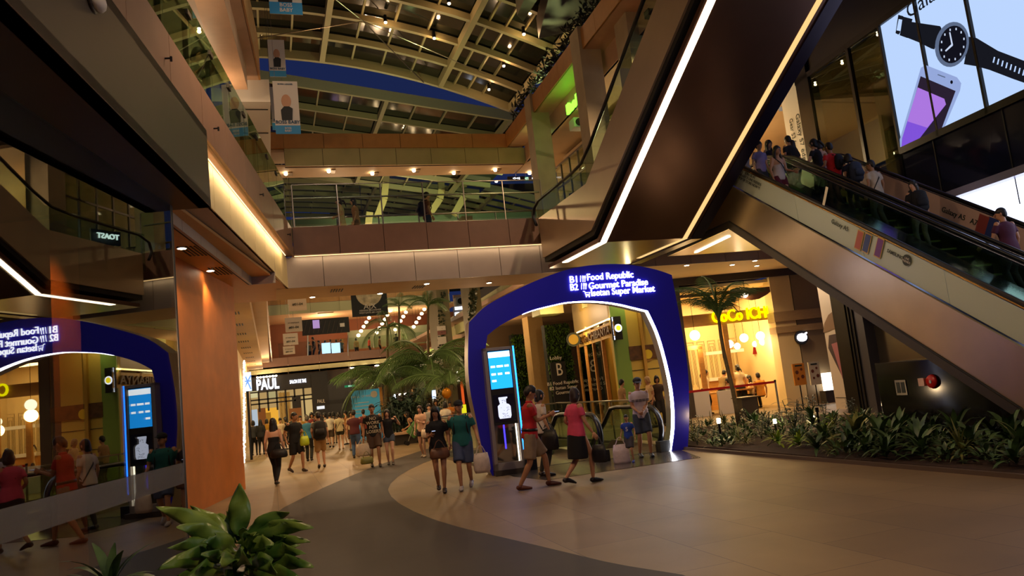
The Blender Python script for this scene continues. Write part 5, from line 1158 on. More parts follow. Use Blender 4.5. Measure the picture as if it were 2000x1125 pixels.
# ================================================================ SMALL THINGS BY THE CURRY SHOP
def gpo(px,py,Y): p=hp(px,py,(0,Y),90); return V((p.x,Y,0))
a=gpo(1347,800,20.8); b=gpo(1519,780,20.8)
t=thing('belt_barrier','queue barrier with a red belt stretched between two chrome posts before the curry shop','barrier',a)
za,zb_=hp(1347,765,(0,20.8),90).z,hp(1518,745,(0,20.8),90).z
for q,z in ((a,za),(b,zb_)): MB().tube([q,q+UP*z],.03,10).build('post',m_steelpost,t); MB().tube([q,q+UP*.03],.17,18).build('base',m_steelpost,t); MB().tube([q+UP*z,q+UP*(z+.06)],.035,10).build('cap',m_blackmetal,t)
MB().prism([a+UP*(za-.04),b+UP*(zb_-.04),b+UP*(zb_+.03),a+UP*(za+.03)],V((0,.005,0))).build('belt',mat('red belt','#d8201c',.6),t)
def stand(px,py,Y,w_,h_,zc,col,label,pole=True,pic='#6d3a20'):
    p=gpo(px,py,Y); t=thing('menu_stand',label,'menu board',p); c=p+UP*zc
    MB().box(c,(w_,.04,h_)).build('board',mat('menu '+col,col,.5),t); MB().tube([p+V((0,.04,0)),c+V((0,.04,0))],.02,8).build('pole',m_blackmetal,t); MB().tube([p,p+UP*.03],.2,16).build('base',m_blackmetal,t)
    for i,(x,z,r_) in enumerate(((-.1,.1,.07),(.12,-.12,.07),(-.08,-.2,.05),(.1,.22,.05))): MB().tube([c+V((x*w_*2,-.021,z*h_)),c+V((x*w_*2,-.026,z*h_))],r_*w_*2,14).build('picture',mat('dish '+pic,pic,.5),t)
    MB().box(c+V((0,-.024,h_*.4)),(w_*.6,.004,.05)).build('printed_line',m_ink,t)
z_=hp(1570,730,(0,20.6),90).z; stand(1570,790,20.6,.44,.68,z_,'#d98a2a','orange menu board on a black pole before the taupe column')
z_=hp(1599,728,(0,21.4),90).z; stand(1599,780,21.4,.42,.75,z_,'#c9c0a8','white menu poster with food pictures right of the orange board')
p=gpo(1468,800,20.2); zt=hp(1468,776,(0,20.2),90).z; t=thing('host_stand','grey metal cabinet with a light top before the curry shop counter','cabinet',p); MB().bb(p.x-.3,p.x+.25,20.2,20.65,0,zt).build('body',m_grey,t,bevel=.01); MB().bb(p.x-.33,p.x+.28,20.15,20.7,zt,zt+.03).build('top',m_steelpost,t)
p=gpo(1634,780,20.0); 
p=V((F1(-1,3.9).x,20.4,0)); x_=hp(1617,745,(0,22.3),90); t=thing('lit_totem','small glowing white screen on a grey stand right of the menu poster','screen',(x_.x,22.3,0)); MB().box(x_,(.42,.08,.6)).build('screen',emat('totem white','#fff4e0',4),t); MB().bb(x_.x-.25,x_.x+.25,22.2,22.5,0,x_.z-.3).build('stand',m_grey,t)
# tables in the curry shop
for i,(px,w_) in enumerate(((1375,.9),(1408,.8),(1455,.7))):
    p=onC(px,770,-.5-.4*i); p.z=0; t=thing('dining_table','small pale table inside the curry shop, '+('by the dark post','under the palm fronds','beside the wooden post')[i],'table',p); MB().box(p+UP*.73,(w_,.7,.05),CHd-90).build('tabletop',m_wood,t)
    for a,b in ((-1,-1),(1,-1),(-1,1),(1,1)): MB().tube([p+V((a*w_*.4,b*.28,0)),p+V((a*w_*.4,b*.28,.71))],.025,6).build('leg',m_blackmetal,t)
pw=MB(); cbox(pw,uA,uA+.55,0,.85,-.1,0); cbox(pw,uA+.85,uA+1.45,0,.8,-.1,0); pw.build('low_partition',m_white,cs)

trim(MB().bb(-2,14,FY-.25,FY+6,z_c-.42,z_c-.35),m_stone)
lamp('POINT',(pc.x+.9,2.4,2.6),6,(1,.85,.6),.05)  # added fill point for the foreground plant, no lamp stands there
lamp('SPOT',(2.6,12,9.9),150,NEU,.05,to=(.7,17.5,9.8),spot=70)  # added fill spot aimed at the hanging posters
# ================================================================ PEOPLE
BAKE=[]; EXTRA={}
def ik(a,b,l1,l2,pole):
    a=V(a);b=V(b); d=b-a; L=min(d.length,(l1+l2)*.999); d.normalize(); b=a+d*L
    x=(l1*l1-l2*l2+L*L)/(2*L); h=sqrt(max(0,l1*l1-x*x)); p=V(pole); p=(p-d*p.dot(d))
    if p.length<1e-5: p=d.orthogonal()
    return a+d*x+p.normalized()*h,b
def clothmat(c,n=.12): return mat('cloth '+c,c,.85,noise=n,nscale=9,bump=.25)
def hand(m,w_,f,n,s,curl=.6):
    """palm, four bent fingers and a thumb; w_ wrist, f forearm direction, n palm normal"""
    f=V(f).normalized(); n=(V(n)-f*V(n).dot(f)).normalized(); e=f.cross(n)
    m.tube([w_-f*.01*s,w_+f*.03*s,w_+f*.075*s,w_+f*.095*s],[(.016*s,.024*s),(.017*s,.036*s),(.015*s,.040*s),(.011*s,.036*s)],8,upv=n)
    for k,(o,l) in enumerate(((-.029,.058),(-.010,.068),(.010,.064),(.028,.050))):
        b=w_+f*.088*s+e*o*s; d1=(f*cos(curl*.6)+n*sin(curl*.6)); d2=(f*cos(curl*1.5)+n*sin(curl*1.5)); d3=(f*cos(curl*2.3)+n*sin(curl*2.3))
        p1=b+d1*l*.45*s; p2=p1+d2*l*.33*s; p3=p2+d3*l*.26*s
        m.tube([b-d1*.008*s,p1,p2,p3],[.0092*s,.0088*s,.0078*s,.006*s],6)
    b=w_+f*.03*s-e*.030*s; d=(f*.65-e*.55+n*.45).normalized(); p1=b+d*.038*s; p2=p1+(f*.8-e*.1+n*.5).normalized()*.03*s
    m.tube([b-d*.012*s,p1,p2],[.012*s,.0105*s,.008*s],6)
def person(label,pos,head_,H=1.68,fem=0,bulk=1,skin='#a87450',hair=('#120c0a','short'),top=('#222','short'),bot=('#333','shorts'),shoe='#2a2220',fl=(-.1,0,0),fr=(.1,0,0),hl=None,hr=None,lean=3,look=(0,0),sit=None,lod=1,group=None,cap=None,print_=None,belt=None,curl=.6):
    s=H/1.72; root=thing('person',label,'person',pos,group); rot=Matrix.Rotation(-R(head_),4,'Z'); M=Matrix.Translation(V(pos))@rot@Matrix.Scale(s,4)
    ln=R(lean); hz=.90 if sit is None else sit
    st=max(abs(fl[1]),abs(fr[1])); hz-= .10*st if sit is None else 0
    P=V((0,0,hz)); sp=V((0,sin(ln),cos(ln))); fr_=V((0,cos(ln),-sin(ln))); N=P+sp*.52
    sw=(.158 if fem else .178)*bulk**.5; hw=.092 if fem else .085
    hj=[P+V((-hw,0,-.02)),P+V((hw,0,-.02))]; ft=[V(fl),V(fr)]
    an=[f+V((0,-.03,.075)) for f in ft]; kn=[]
    for i in (0,1):
        k,a=ik(hj[i],an[i],.425,.41,(0.02*(1 if i else -1),1,.15)); kn.append(k); an[i]=a
    sh=[N+V((-sw,0,0))-sp*.045,N+V((sw,0,0))-sp*.045]
    df=[sh[0]+V((-.07,.05,-.51)),sh[1]+V((.07,.05,-.51))]; wr=[V(hl) if hl else df[0],V(hr) if hr else df[1]]; el=[]
    for i in (0,1):
        e,w_=ik(sh[i],wr[i],.285,.25,((-.28 if i==0 else .28),-.7,-.8)); el.append(e); wr[i]=w_
    b=bulk; vx=(.016,.020,.03)[lod]; msk=mat('skin '+skin,skin,.55,noise=.05,nscale=20)
    def rings(o,z0=-9,z1=9):
        T=[(-.11,.080,.10),(-.03,.108,.160 if not fem else .168),(.06,.103,.155),(.19,.088,.132 if not fem else .118),(.32,.104,.152 if not fem else .135),(.42,.098,.160 if not fem else .145),(.475,.070,.125)]
        return [(P+sp*z,((d+o)*b,(w_+o)*b)) for z,d,w_ in T if z0<=z<=z1]
    def mk(m,name,mm,rm=True,par=root,vox=vx,sm_=6,smooth=True):
        m.xf(M); o=m.build(name,mm,par,smooth)
        if rm:
            r_=o.modifiers.new('r','REMESH'); r_.mode='VOXEL'; r_.voxel_size=vox; r_.use_smooth_shade=True
            q=o.modifiers.new('s','SMOOTH'); q.iterations=sm_; q.factor=.5; BAKE.append(o)
        return o
    # body: trunk, limbs, neck and head grown together
    m=MB(); rg=rings(0); m.tube([r_[0] for r_ in rg],[r_[1] for r_ in rg],14,upv=V((0,1,0)))
    yaw,pit=look; HR=Matrix.Rotation(-R(yaw),3,'Z')@Matrix.Rotation(-R(pit),3,'X'); hc=N+sp*.145+V((0,.015,0))+fr_*.01
    m.tube([N-sp*.07,N,N+sp*.06,hc-sp*.03],[(.06,.07),(.052,.056),(.05,.05),(.052,.05)],10,upv=V((0,1,0)))
    def hd_(v): return hc+HR@V(v)
    m.ell(hd_((0,-.008,.02)),(.076,.096,.104),14,10,M=HR); m.ell(hd_((0,.022,-.045)),(.056,.068,.068),12,8,M=HR)
    for i in (0,1):
        a,k,n_=hj[i],kn[i],an[i]; m.tube([a+V((0,0,.03)),a.lerp(k,.25),a.lerp(k,.6),k,k.lerp(n_,.3),k.lerp(n_,.7),n_],[.086*b,.082*b,.066*b,.051,.054,.041,.033],10)
        a,k,n_=sh[i],el[i],wr[i]; m.tube([a+V(((.03 if i==0 else -.03),0,.0)),a,a.lerp(k,.5),k,k.lerp(n_,.35),n_],[.045,.050*b,.043*b,.035,.035,.024],10)
    mk(m,'body',msk)
    body_o=BAKE[-1]; m=MB()
    for i in (0,1):
        f=(wr[i]-el[i]); hand(m,wr[i],f,V((1 if i==0 else -1,.35,0)),1,curl)
    if lod<2:
        m.tube([hd_((0,.088,.022)),hd_((0,.112,-.018)),hd_((0,.092,-.026))],[.007,.013,.009],6)
        for x in (-.077,.077): m.ell(hd_((x,-.005,0)),(.010,.020,.030),8,6,M=HR)
    m.xf(M); EXTRA[body_o.name]=m
    if lod<2:
        for x in (-.030,.030):
            q=MB(); q.ell(hd_((x,.083,.020)),(.0135,.008,.007),8,6,M=HR); mk(q,'eye',mat('eye white','#c9beb2',.3),False); q=MB(); q.ell(hd_((x,.0895,.020)),(.0062,.004,.0062),8,6,M=HR); mk(q,'pupil',mat('pupil','#140d0a',.2),False)
            q=MB(); q.tube([hd_((x-.016,.086,.038)),hd_((x,.091,.043)),hd_((x+.016,.086,.038))],.0035,5); mk(q,'eyebrow',mat('hair '+hair[0],hair[0],.5),False)
        q=MB(); q.tube([hd_((-.022,.080,-.055)),hd_((0,.089,-.053)),hd_((.022,.080,-.055))],[.003,.0065,.003],6); mk(q,'mouth',mat('lips '+skin,'#8a4438',.5),False)
    # hair
    mh=mat('hair '+hair[0],hair[0],.45,noise=.15,nscale=30); q=MB(); stl=hair[1]
    if stl!='none':
        q.ell(hd_((0,-.012,.047)),(.083,.098,.095),14,9,M=HR)
        q.ell(hd_((0,-.05,.0)),(.077,.068,.082),12,8,M=HR)
        if fem or stl in('long','bob'):
            q.tube([hd_((0,.052,.095)),hd_((-.055,.05,.06)),hd_((-.078,.02,-.01)),hd_((-.076,.0,-.08))],[.02,.022,.022,.016],7); q.tube([hd_((0,.052,.095)),hd_((.055,.05,.06)),hd_((.078,.02,-.01)),hd_((.076,.0,-.08))],[.02,.022,.022,.016],7)
            L=.36 if stl=='long' else .05
            if stl=='bob': q.tube([hd_((0,-.03,.04)),hd_((0,-.035,-.03)),hd_((0,-.045,-.09)),hd_((0,-.05,-.125))],[(.07,.088),(.078,.098),(.075,.098),(.055,.085)],12,upv=V((0,1,0)))
            q.tube([hd_((0,-.045,.03)),hd_((0,-.062,-.06)),hd_((0,-.085,-.06-L*.5)),hd_((0,-.095,-.06-L))],[(.055,.082),(.048,.090),(.036,.088),(.018,.055)],10,upv=V((0,1,0)))
            if stl=='long': 
                for x in (-1,1): q.tube([hd_((x*.07,-.01,-.02)),hd_((x*.088,.0,-.14)),hd_((x*.085,.03,-.30))],[.026,.03,.012],7)
        if stl=='pony': q.tube([hd_((0,-.10,.05)),hd_((0,-.16,.03)),hd_((.06,-.22,-.08)),hd_((.09,-.24,-.2))],[.02,.035,.03,.01],8)
        mk(q,'hair',mh,True,sm_=3,vox=min(vx,.016))
    if cap:
        q=MB(); q.ell(hd_((0,-.012,.062)),(.094,.108,.078),14,8,M=HR,z0=-.25); c_=hd_((0,.10,.050)); q.ell(hd_((0,.115,.052)),(.068,.07,.008),14,6,M=HR@Matrix.Rotation(R(-8),3,'X')); mk(q,'cap',clothmat(cap),False)
    # top
    ts=top[1]; q=MB(); mt=clothmat(top[0])
    if ts!='none':
        z0=-.05 if ts!='dress' else -.03; z1=.478 if ts!='strap' else .40
        rg=rings(.016,z0-.001 if 0 else -.04,z1); pts=[r_[0] for r_ in rg]; rr=[r_[1] for r_ in rg]
        pts=[P-sp*.07]+pts; rr=[((.112+.016)*b,(.158+.02)*b)]+rr
        if ts=='strap':
            pass
        else: pts=pts+[N-sp*.005]; rr=rr+[(.062,.075)]
        if ts=='dress': pts=[P-sp*.22]+pts; rr=[(.135*b,.19*b)]+rr
        q.tube(pts,rr,16,upv=V((0,1,0)))
        if ts in('short','long','dress','polo'):
            for i in (0,1):
                a,k,n_=sh[i],el[i],wr[i]; cc=V(((.035 if i==0 else -.035),0,0))
                if ts=='long': q.tube([a+cc,a,a.lerp(k,.5),k,k.lerp(n_,.5),k.lerp(n_,.93)],[.055*b,.062*b,.057*b,.049,.044,.034],12)
                else: q.tube([a+cc-sp*.02,a+cc*.25-sp*.012,a.lerp(k,.22),a.lerp(k,.45),a.lerp(k,.66)],[.045*b**.5,.048*b**.5,.053*b**.5,.054*b**.5,.055*b**.5],12)
        mk(q,'shirt' if ts!='dress' else 'dress_top',mt)
        if ts=='polo': q=MB(); q.tube([N-sp*.02,N+sp*.025],[(.066,.076),(.058,.062)],12,upv=V((0,1,0))); mk(q,'collar',mt,False)
    # bottom
    bs=bot[1]; q=MB(); mb_=clothmat(bot[0])
    if bs in('shorts','pants','hotpants'):
        rg=rings(.013,-.2,.10); q.tube([r_[0] for r_ in rg],[r_[1] for r_ in rg],16,upv=V((0,1,0)))
        for i in (0,1):
            a,k,n_=hj[i],kn[i],an[i]
            if bs=='pants': q.tube([a+V((0,0,.03)),a.lerp(k,.3),k,k.lerp(n_,.5),n_+V((0,0,.01))],[.098*b,.094*b,.070,.064,.058] if not fem else [.094,.088,.060,.055,.042],12)
            else:
                e=.46 if bs=='hotpants' else .88; q.tube([a+V((0,0,.03)),a.lerp(k,.25),a.lerp(k,e*.6),a.lerp(k,e)],[.100*b,.100*b,.094*b,.094*b],12)
        mk(q,'shorts' if bs!='pants' else 'trousers',mb_)
    elif bs=='skirt':
        q.tube([P-sp*.44,P-sp*.25,P-sp*.03,P+sp*.09],[(.150*b,.185*b),(.145*b,.185*b),(.125*b,.178*b),(.108*b,.158*b)],16,upv=V((0,1,0))); mk(q,'skirt',mb_)
    if belt: q=MB(); q.tube([P-sp*.005+sp*.06,P+sp*.10],[(.125*b,.176*b),(.122*b,.172*b)],16,upv=V((0,1,0))); mk(q,'belt',mat('belt '+belt,belt,.4),False)
    # shoes
    for i in (0,1):
        f=ft[i]; a=an[i]; q=MB(); up_f=f.z>.03; toe=V((0,.17,-.05 if up_f and f.y<0 else 0))
        q.tube([f+V((0,-.085,.035)),f+V((0,-.07,.045)),f+V((0,.02,.045)),f+V((0,.10,.034))+toe*.0+V((0,0,toe.z*.5)),f+V((0,.165,.026))+V((0,0,toe.z))],[(.022,.024),(.042,.036),(.043,.042),(.030,.044),(.018,.028)],10,upv=V((0,0,1)))
        q.tube([a+V((0,0,-.03)),a+V((0,0,.012))],[.044,.040],10); mk(q,'shoe',mat('shoe '+shoe,shoe,.5),False)
    if print_:
        tx,zz,sz,cc=print_; yy=(.125*b); r0=rot.to_3x3(); c_=M@(P+sp*zz+fr_*yy)
        text(tx,sz*s,c_,r0@V((-1,0,0)) if 0 else r0@V((-1,0,0)),(r0@sp),mat('print '+cc,cc,.6),'shirt_print',root,.002,.02)
    root['_']=0; del root['_']
    def W(v): return M@V(v)
    return root,W,dict(N=N,P=P,wr=wr,sh=sh,el=el,s=s,rot=rot,hc=hc)
def at_(px,py,htop,rel,**kw):
    p=gp(px,py); Hh=None
    r=ray(px,htop); t_=V((p.x,p.y,0)).dot(V((r.x,r.y,0)))/V((r.x,r.y,0)).length_squared; z=(EYE+r*t_).z
    az=math.degrees(atan2(p.x,p.y)); hh=max(kw.pop('hmin',1.5),min(1.84,z))
    return dict(pos=(p.x,p.y,kw.pop('z',0)),head_=az+rel,H=hh,**kw)
def bag(name,label,cat,p,w_,h_,d_,col,hd_=0,handles=True,parent=None,mm=None,taper=.8):
    """soft bag hanging from its handles at p"""
    t=thing(name,label,cat,p); Rz=Matrix.Rotation(-R(hd_),4,'Z'); m=MB(); m.tube([(0,0,-h_-.12),(0,0,-h_*.85-.12),(0,0,-h_*.4-.12),(0,0,-.14)],[(d_*.42,w_*.42),(d_*.5,w_*.5),(d_*.48,w_*.48),(d_*.18,w_*.5*taper)],14,upv=V((0,1,0))); m.xf(Matrix.Translation(V(p))@Rz); m.build('sack',mm or mat('bag '+col,col,.5,noise=.12,nscale=14,bump=.3),t,smooth=True)
    if handles:
        for y in (-d_*.15,d_*.15):
            m=MB(); m.tube([(-w_*.3,y,-.16),(-w_*.12,y*.3,-.03),(0,0,0.0),(w_*.12,y*.3,-.03),(w_*.3,y,-.16)],.007,5); m.xf(Matrix.Translation(V(p))@Rz); m.build('handle',mat('bag '+col,col,.5),t)
    return t
def backpack(label,W,J,col,big=1):
    p=W(J['N']+V((0,-.20,-.25))); t=thing('backpack',label,'backpack',p); m=MB(); Mx=Matrix.Translation(p)@J['rot']@Matrix.Scale(J['s']*big,4)
    m.tube([(0,0,-.24),(0,0,-.18),(0,0,.0),(0,0,.16),(0,0,.21)],[(.07,.12),(.10,.16),(.10,.165),(.08,.14),(.03,.08)],14,upv=V((0,1,0))); m.xf(Mx); m.build('sack',clothmat(col),t,smooth=True)
    m=MB(); m.tube([(0,-.10,-.14),(0,-.125,-.08),(0,-.10,.02)],[(.02,.10),(.03,.12),(.02,.10)],10,upv=V((0,1,0))); m.xf(Mx); m.build('pocket',clothmat(col),t,smooth=True)
    for x in (-.11,.11):
        m=MB(); m.tube([(x,.06,.2),(x,.17,.245),(x,.275,.18),(x*1.15,.30,.0),(x*1.3,.22,-.16),(x*1.3,.08,-.2)],[.014]*6,6); m.xf(Mx); m.build('strap',clothmat(col),t,smooth=True)
def strap(t_label,W,J,col,side=1):
    N=J['N']; p=W(N); t=thing('shoulder_strap',t_label,'strap',p); m=MB(); m.tube([W(N+V((side*.12,0,.0))),W(N+V((side*.02,-.135,-.2))),W(N+V((-side*.17,-.09,-.5)))],.012,6); m.tube([W(N+V((side*.12,0,.0))),W(N+V((side*.02,.135,-.2))),W(N+V((-side*.17,.09,-.5)))],.012,6); m.build('band',mat('strap '+col,col,.5),t)
    return t
def phone(label,p,hd_):
    t=thing('mobile_phone',label,'phone',p); m=MB(); m.box(p,(.07,.14,.009),hd_); m.build('body',m_black,t); m=MB(); m.box(V(p)+UP*.006,(.06,.125,.003),hd_); m.build('screen',emat('phone glow','#c8d8ff',1.5),t)
sk1,sk2,sk3='#bd8a68','#a87856','#c99a7c'
# --- walkers before the arch
r,W,J=person('man in a red polo shirt and beige shorts walking right, looking down at his phone',**at_(1046,954,745,88),bulk=1.12,top=('#b41e24','polo'),bot=('#8f7a62','shorts'),shoe='#5a2a1c',fl=(-.09,.27,0),fr=(.09,-.22,.0),hl=(-.08,.33,1.14),hr=(.06,.36,1.16),look=(-5,28),lean=5,lod=0,skin=sk2,belt='#1c1310',curl=1.0)
phone('mobile phone held by the man in the red polo',W((0.0,.46,1.19)),J and 100)
r,W,J=person('person in a white top with a black bag, mostly hidden behind the man in red',**at_(1066,930,757,60),fem=1,hair=('#17100d','short'),top=('#c9bdb6','short'),bot=('#2a2622','pants'),lod=0,skin=sk1)
bag('tote_bag','large black tote bag hanging at the hip of the white topped person','bag',W((.25,.03,1.05)),.42,.38,.16,'#0e0d12',60); strap('black shoulder strap over the white topped person',W,J,'#0e0d12',-1)
r,W,J=person('woman in a pink top and black skirt with brown bob, walking away right',**at_(1137,945,750,58),fem=1,bulk=1.15,hair=('#241310','bob'),top=('#d0476a','short'),bot=('#0d0c12','skirt'),shoe='#19141a',fl=(-.08,-.24,.05),fr=(.08,.22,0),hr=(.30,.16,.86),hl=(-.20,.12,.92),look=(-30,0),lod=0,skin=sk1)
strap('thin dark bag strap crossing the back of the pink top',W,J,'#5a1a2a'); bag('handbag','black handbag swinging from the hand of the woman in pink','bag',W((.32,.22,.80)),.30,.30,.10,'#0f0e14',60)
r,W,J=person('man in a black cap and white printed T shirt at the escalator top',**at_(1262,893,732,168),bulk=1.0,hair=('#14100e','short'),cap='#14131a',top=('#b6a6ac','short'),bot=('#2c3444','shorts'),shoe='#1c1a1e',fl=(-.1,.1,0),fr=(.1,-.06,0),hl=(-.02,.24,.98),hr=(.10,.26,.97),look=(10,8),lod=0,skin=sk2,print_=('=====',.31,.13,'#2a2630'),curl=1.0)
r,W,J=person('small boy in a blue T shirt holding a white bag',**at_(1234,903,806,195,hmin=.9),hair=('#120d0b','short'),top=('#1f3f9c','short'),bot=('#45424a','shorts'),shoe='#2a3fae',fl=(-.09,.08,0),fr=(.09,-.05,0),hr=(.26,.12,.9),lod=0,skin=sk1,print_=('5',.28,.2,'#b8bcd0'))
bag('plastic_bag','white plastic carrier bag with dark print held by the small boy','bag',W((.30,.16,.92)),.34,.40,.14,'#cbb9bd',195)
r,W,J=person('man in a dark cap, teal T shirt and denim shorts walking nearer',**at_(912,955,775,186),bulk=1.15,hair=('#14100e','short'),cap='#14141c',top=('#0f5a5c','short'),bot=('#3a4668','shorts'),shoe='#a39a98',fl=(-.08,-.2,.05),fr=(.08,.2,0),hl=(-.32,.10,.86),hr=(.24,.05,.90),look=(-18,-4),lod=0,skin=sk1)
bag('plastic_bag','white plastic carrier bag held by the man in teal','bag',W((-.34,.14,.80)),.30,.36,.16,'#c4b4ac',186); backpack('black backpack on the back of the man in teal',W,J,'#101018')
r,W,J=person('woman in a short black outfit with long dark hair looking at her phone',**at_(864,961,787,180),fem=1,hair=('#100b0a','long'),top=('#0c0b10','short'),bot=('#0c0b10','hotpants'),shoe='#2a1c18',fl=(-.05,.18,0),fr=(.06,-.15,.03),hr=(.12,.30,1.14),hl=(-.22,.10,.88),look=(8,16),lod=0,skin=sk2,curl=1.0)
phone('glowing phone in the hand of the woman in black',W((.06,.38,1.20)),10); bag('handbag','tan leather shoulder bag at the hip of the woman in black','bag',W((-.02,.20,1.02)),.36,.20,.12,'#6a442c',180)
# --- walkers further back
r,W,J=person('man in a black T shirt with white slogan and brown shorts walking towards the camera',**at_(735,912,785,178),bulk=1.12,top=('#0f0d0d','short'),bot=('#4a3424','shorts'),shoe='#2a1c16',fl=(-.1,.14,0),fr=(.1,-.08,0),hr=(.26,.08,.86),lod=0,skin=sk2,print_=('NO\nWORK\nFOR\nLOSERS',.24,.115,'#c8b894'))
bag('carrier_bag','white carrier bag held by the man with the slogan shirt','bag',W((.30,.10,.80)),.42,.34,.18,'#c0ab90',178); bag('carrier_bag','small olive box bag below the white carrier bag','bag',W((.24,.30,.46)),.34,.20,.20,'#6d6a2c',178)
person('woman in black top and denim hot pants beside the slogan shirt man',**at_(764,908,797,182),fem=1,hair=('#1a100d','long'),top=('#100d10','short'),bot=('#4a5464','hotpants'),shoe='#2c211c',fl=(-.07,.1,0),fr=(.07,-.05,0),hl=(-.28,.16,1.36),lod=1,skin=sk3,curl=1.0)
person('man in a maroon T shirt and blue jeans walking away',**at_(697,895,797,5),bulk=1.1,top=('#4a1418','short'),bot=('#3f5578','pants'),shoe='#1d1a18',fl=(-.1,.15,0),fr=(.1,-.12,.03),lod=1,skin=sk2)
r,W,J=person('woman in a cream top and olive shorts with a crossed strap, walking away',**at_(667,879,803,0),fem=1,hair=('#1c120e','pony'),top=('#d0bf98','short'),bot=('#2f2c1c','hotpants'),shoe='#8a6a50',fl=(-.08,.1,0),fr=(.08,-.1,.02),lod=1,skin=sk3); strap('thin strap over the cream top of the walking woman',W,J,'#6a5230')
r,W,J=person('person in a grey T shirt and khaki shorts with a big black backpack, walking away',**at_(629,914,800,-4),hair=('#18100d','short'),top=('#5a5348','short'),bot=('#a07a48','shorts'),shoe='#2a1a14',fl=(-.09,-.2,.04),fr=(.09,.16,0),hl=(-.2,.1,.95),lod=1,skin=sk1); backpack('big black backpack on the khaki shorts walker',W,J,'#15100e',1.2)
person('grey haired man in a blue patterned shirt and black trousers',**at_(605,901,808,12),hair=('#5a524a','short'),top=('#2f6a8c','short'),bot=('#15130f','pants'),shoe='#14110f',fl=(-.1,.16,0),fr=(.1,-.12,.02),lod=1,skin=sk2)
r,W,J=person('man in black T shirt and long black shorts carrying a lime bag',**at_(580,922,801,150),bulk=1.1,top=('#0d0a0a','short'),bot=('#100d0c','shorts'),shoe='#33201a',fl=(-.1,.22,0),fr=(.1,-.2,.04),hl=(-.10,.26,1.12),hr=(.27,.02,.9),look=(-20,0),lod=0,skin=sk2,curl=1.0)
bag('plastic_bag','bright lime plastic bag carried by the man in black','bag',W((-.12,.32,1.12)),.28,.28,.18,'#a8b81c',150)
person('woman with long black hair, off shoulder black top and black leggings',**at_(540,948,812,15),fem=1,hair=('#0a0707','long'),top=('#0b090a','strap'),bot=('#0a0809','pants'),shoe='#1c1412',fl=(-.05,.2,0),fr=(.06,-.16,.03),lod=0,skin=sk3)
bag('handbag','large black bag beside the woman in leggings','bag',(gp(549,948).x-.0,gp(549,948).y-.05,.98),.42,.22,.16,'#0b090a',20)
person('woman in a dark grey long sleeved top at the left, back turned',**at_(498,889,822,5),fem=1,hair=('#120c0a','bob'),top=('#2e2c30','long'),bot=('#121014','pants'),lod=1,skin=sk3)
person('woman with long hair in black standing right of the grey top woman',**at_(512,888,818,10),fem=1,hair=('#110b09','long'),top=('#131014','long'),bot=('#131014','pants'),lod=1,skin=sk3)
r,W,J=person('woman in a loose cream top with white bag, walking left before the palms',**at_(829,893,791,200),fem=1,hair=('#2a1812','short'),top=('#d3a886','short'),bot=('#241e26','hotpants'),shoe='#a08a74',fl=(-.08,.14,0),fr=(.08,-.1,0),hl=(-.05,.3,1.15),lod=1,skin=sk3); bag('handbag','white round handbag at the hip of the cream top woman','bag',W((-.22,.16,1.06)),.34,.26,.16,'#d8c0a4',200)
q=gp(794,868); 
t=thing('bench','low stone bench beside the planting at the far palms','bench',(q.x+.2,q.y+.2,0)); MB().bb(q.x-.5,q.x+1.1,q.y+.0,q.y+.5,.38,.46).build('seat',m_stone,t); MB().bb(q.x-.4,q.x+1.0,q.y+.1,q.y+.4,0,.38).build('support',m_greyd,t)
person('seated woman in black with bare legs on the bench, leaning forward',pos=(q.x+.35,q.y+.22,0),head_=-80,H=1.62,fem=1,hair=('#120c0a','long'),top=('#17141a','strap'),bot=('#17141a','hotpants'),sit=.54,fl=(-.1,.42,0),fr=(.12,.48,0),hl=(-.12,.36,.6),hr=(.12,.36,.6),lean=18,lod=1,skin=sk1)
q=gp(808,868); t=thing('baby_stroller','folding stroller with a green seat beside the seated woman','stroller',(q.x,q.y,0))
MB().tube([V((q.x-.1,q.y,.35)),V((q.x+.05,q.y,.5)),V((q.x+.22,q.y,.75))],[(.05,.2),(.08,.22),(.05,.18)],10).build('seat',mat('stroller green','#5a8a4a',.6),t)
for a in (-.25,.25):
    MB().tube([V((q.x+a,q.y-.2,.08)),V((q.x-a*.6,q.y-.2,.9))],.014,6).build('frame_tube',m_steelpost,t)
    for y in (-.2,.2): MB().tube([V((q.x+a,q.y+y-.02,.08)),V((q.x+a,q.y+y+.02,.08))],.08,14).build('wheel',m_rub,t)
p=hp(872,768,(0,30),90); t=thing('balloon','round golden orange balloon on a string above the walkers','balloon',p); MB().ell(p,(.19,.19,.22),16,12).build('skin',mat('golden balloon','#d89018',.2,.3),t,smooth=True); MB().tube([p-UP*.22,p-UP*.25],[.01,.03],8).build('knot',mat('golden balloon','#d89018',.2),t); MB().tube([p-UP*.24,p-UP*.6+V((.02,0,0)),V((p.x,p.y,1.05))],.006,4).build('string',m_white,t)
person('person in an orange top holding the balloon string',pos=(p.x+.1,30.05,0),head_=200,H=1.45,top=('#c8781c','short'),bot=('#2a2a30','shorts'),hl=(-.1,.22,1.2),lod=2,skin=sk2)
cols=[('#c8b090','#3a2c24'),('#1d1a1c','#2a2a30'),('#b88a2c','#1a1614'),('#7a2a24','#1c1c24'),('#2a5560','#14120f'),('#8a8478','#202028'),('#d0c4b0','#4a3a2c'),('#33302c','#5a4a34'),('#a0622c','#181418')]
names=['beige','black','mustard','brick red','petrol blue','grey','off white','charcoal','rust']
random.seed(11)
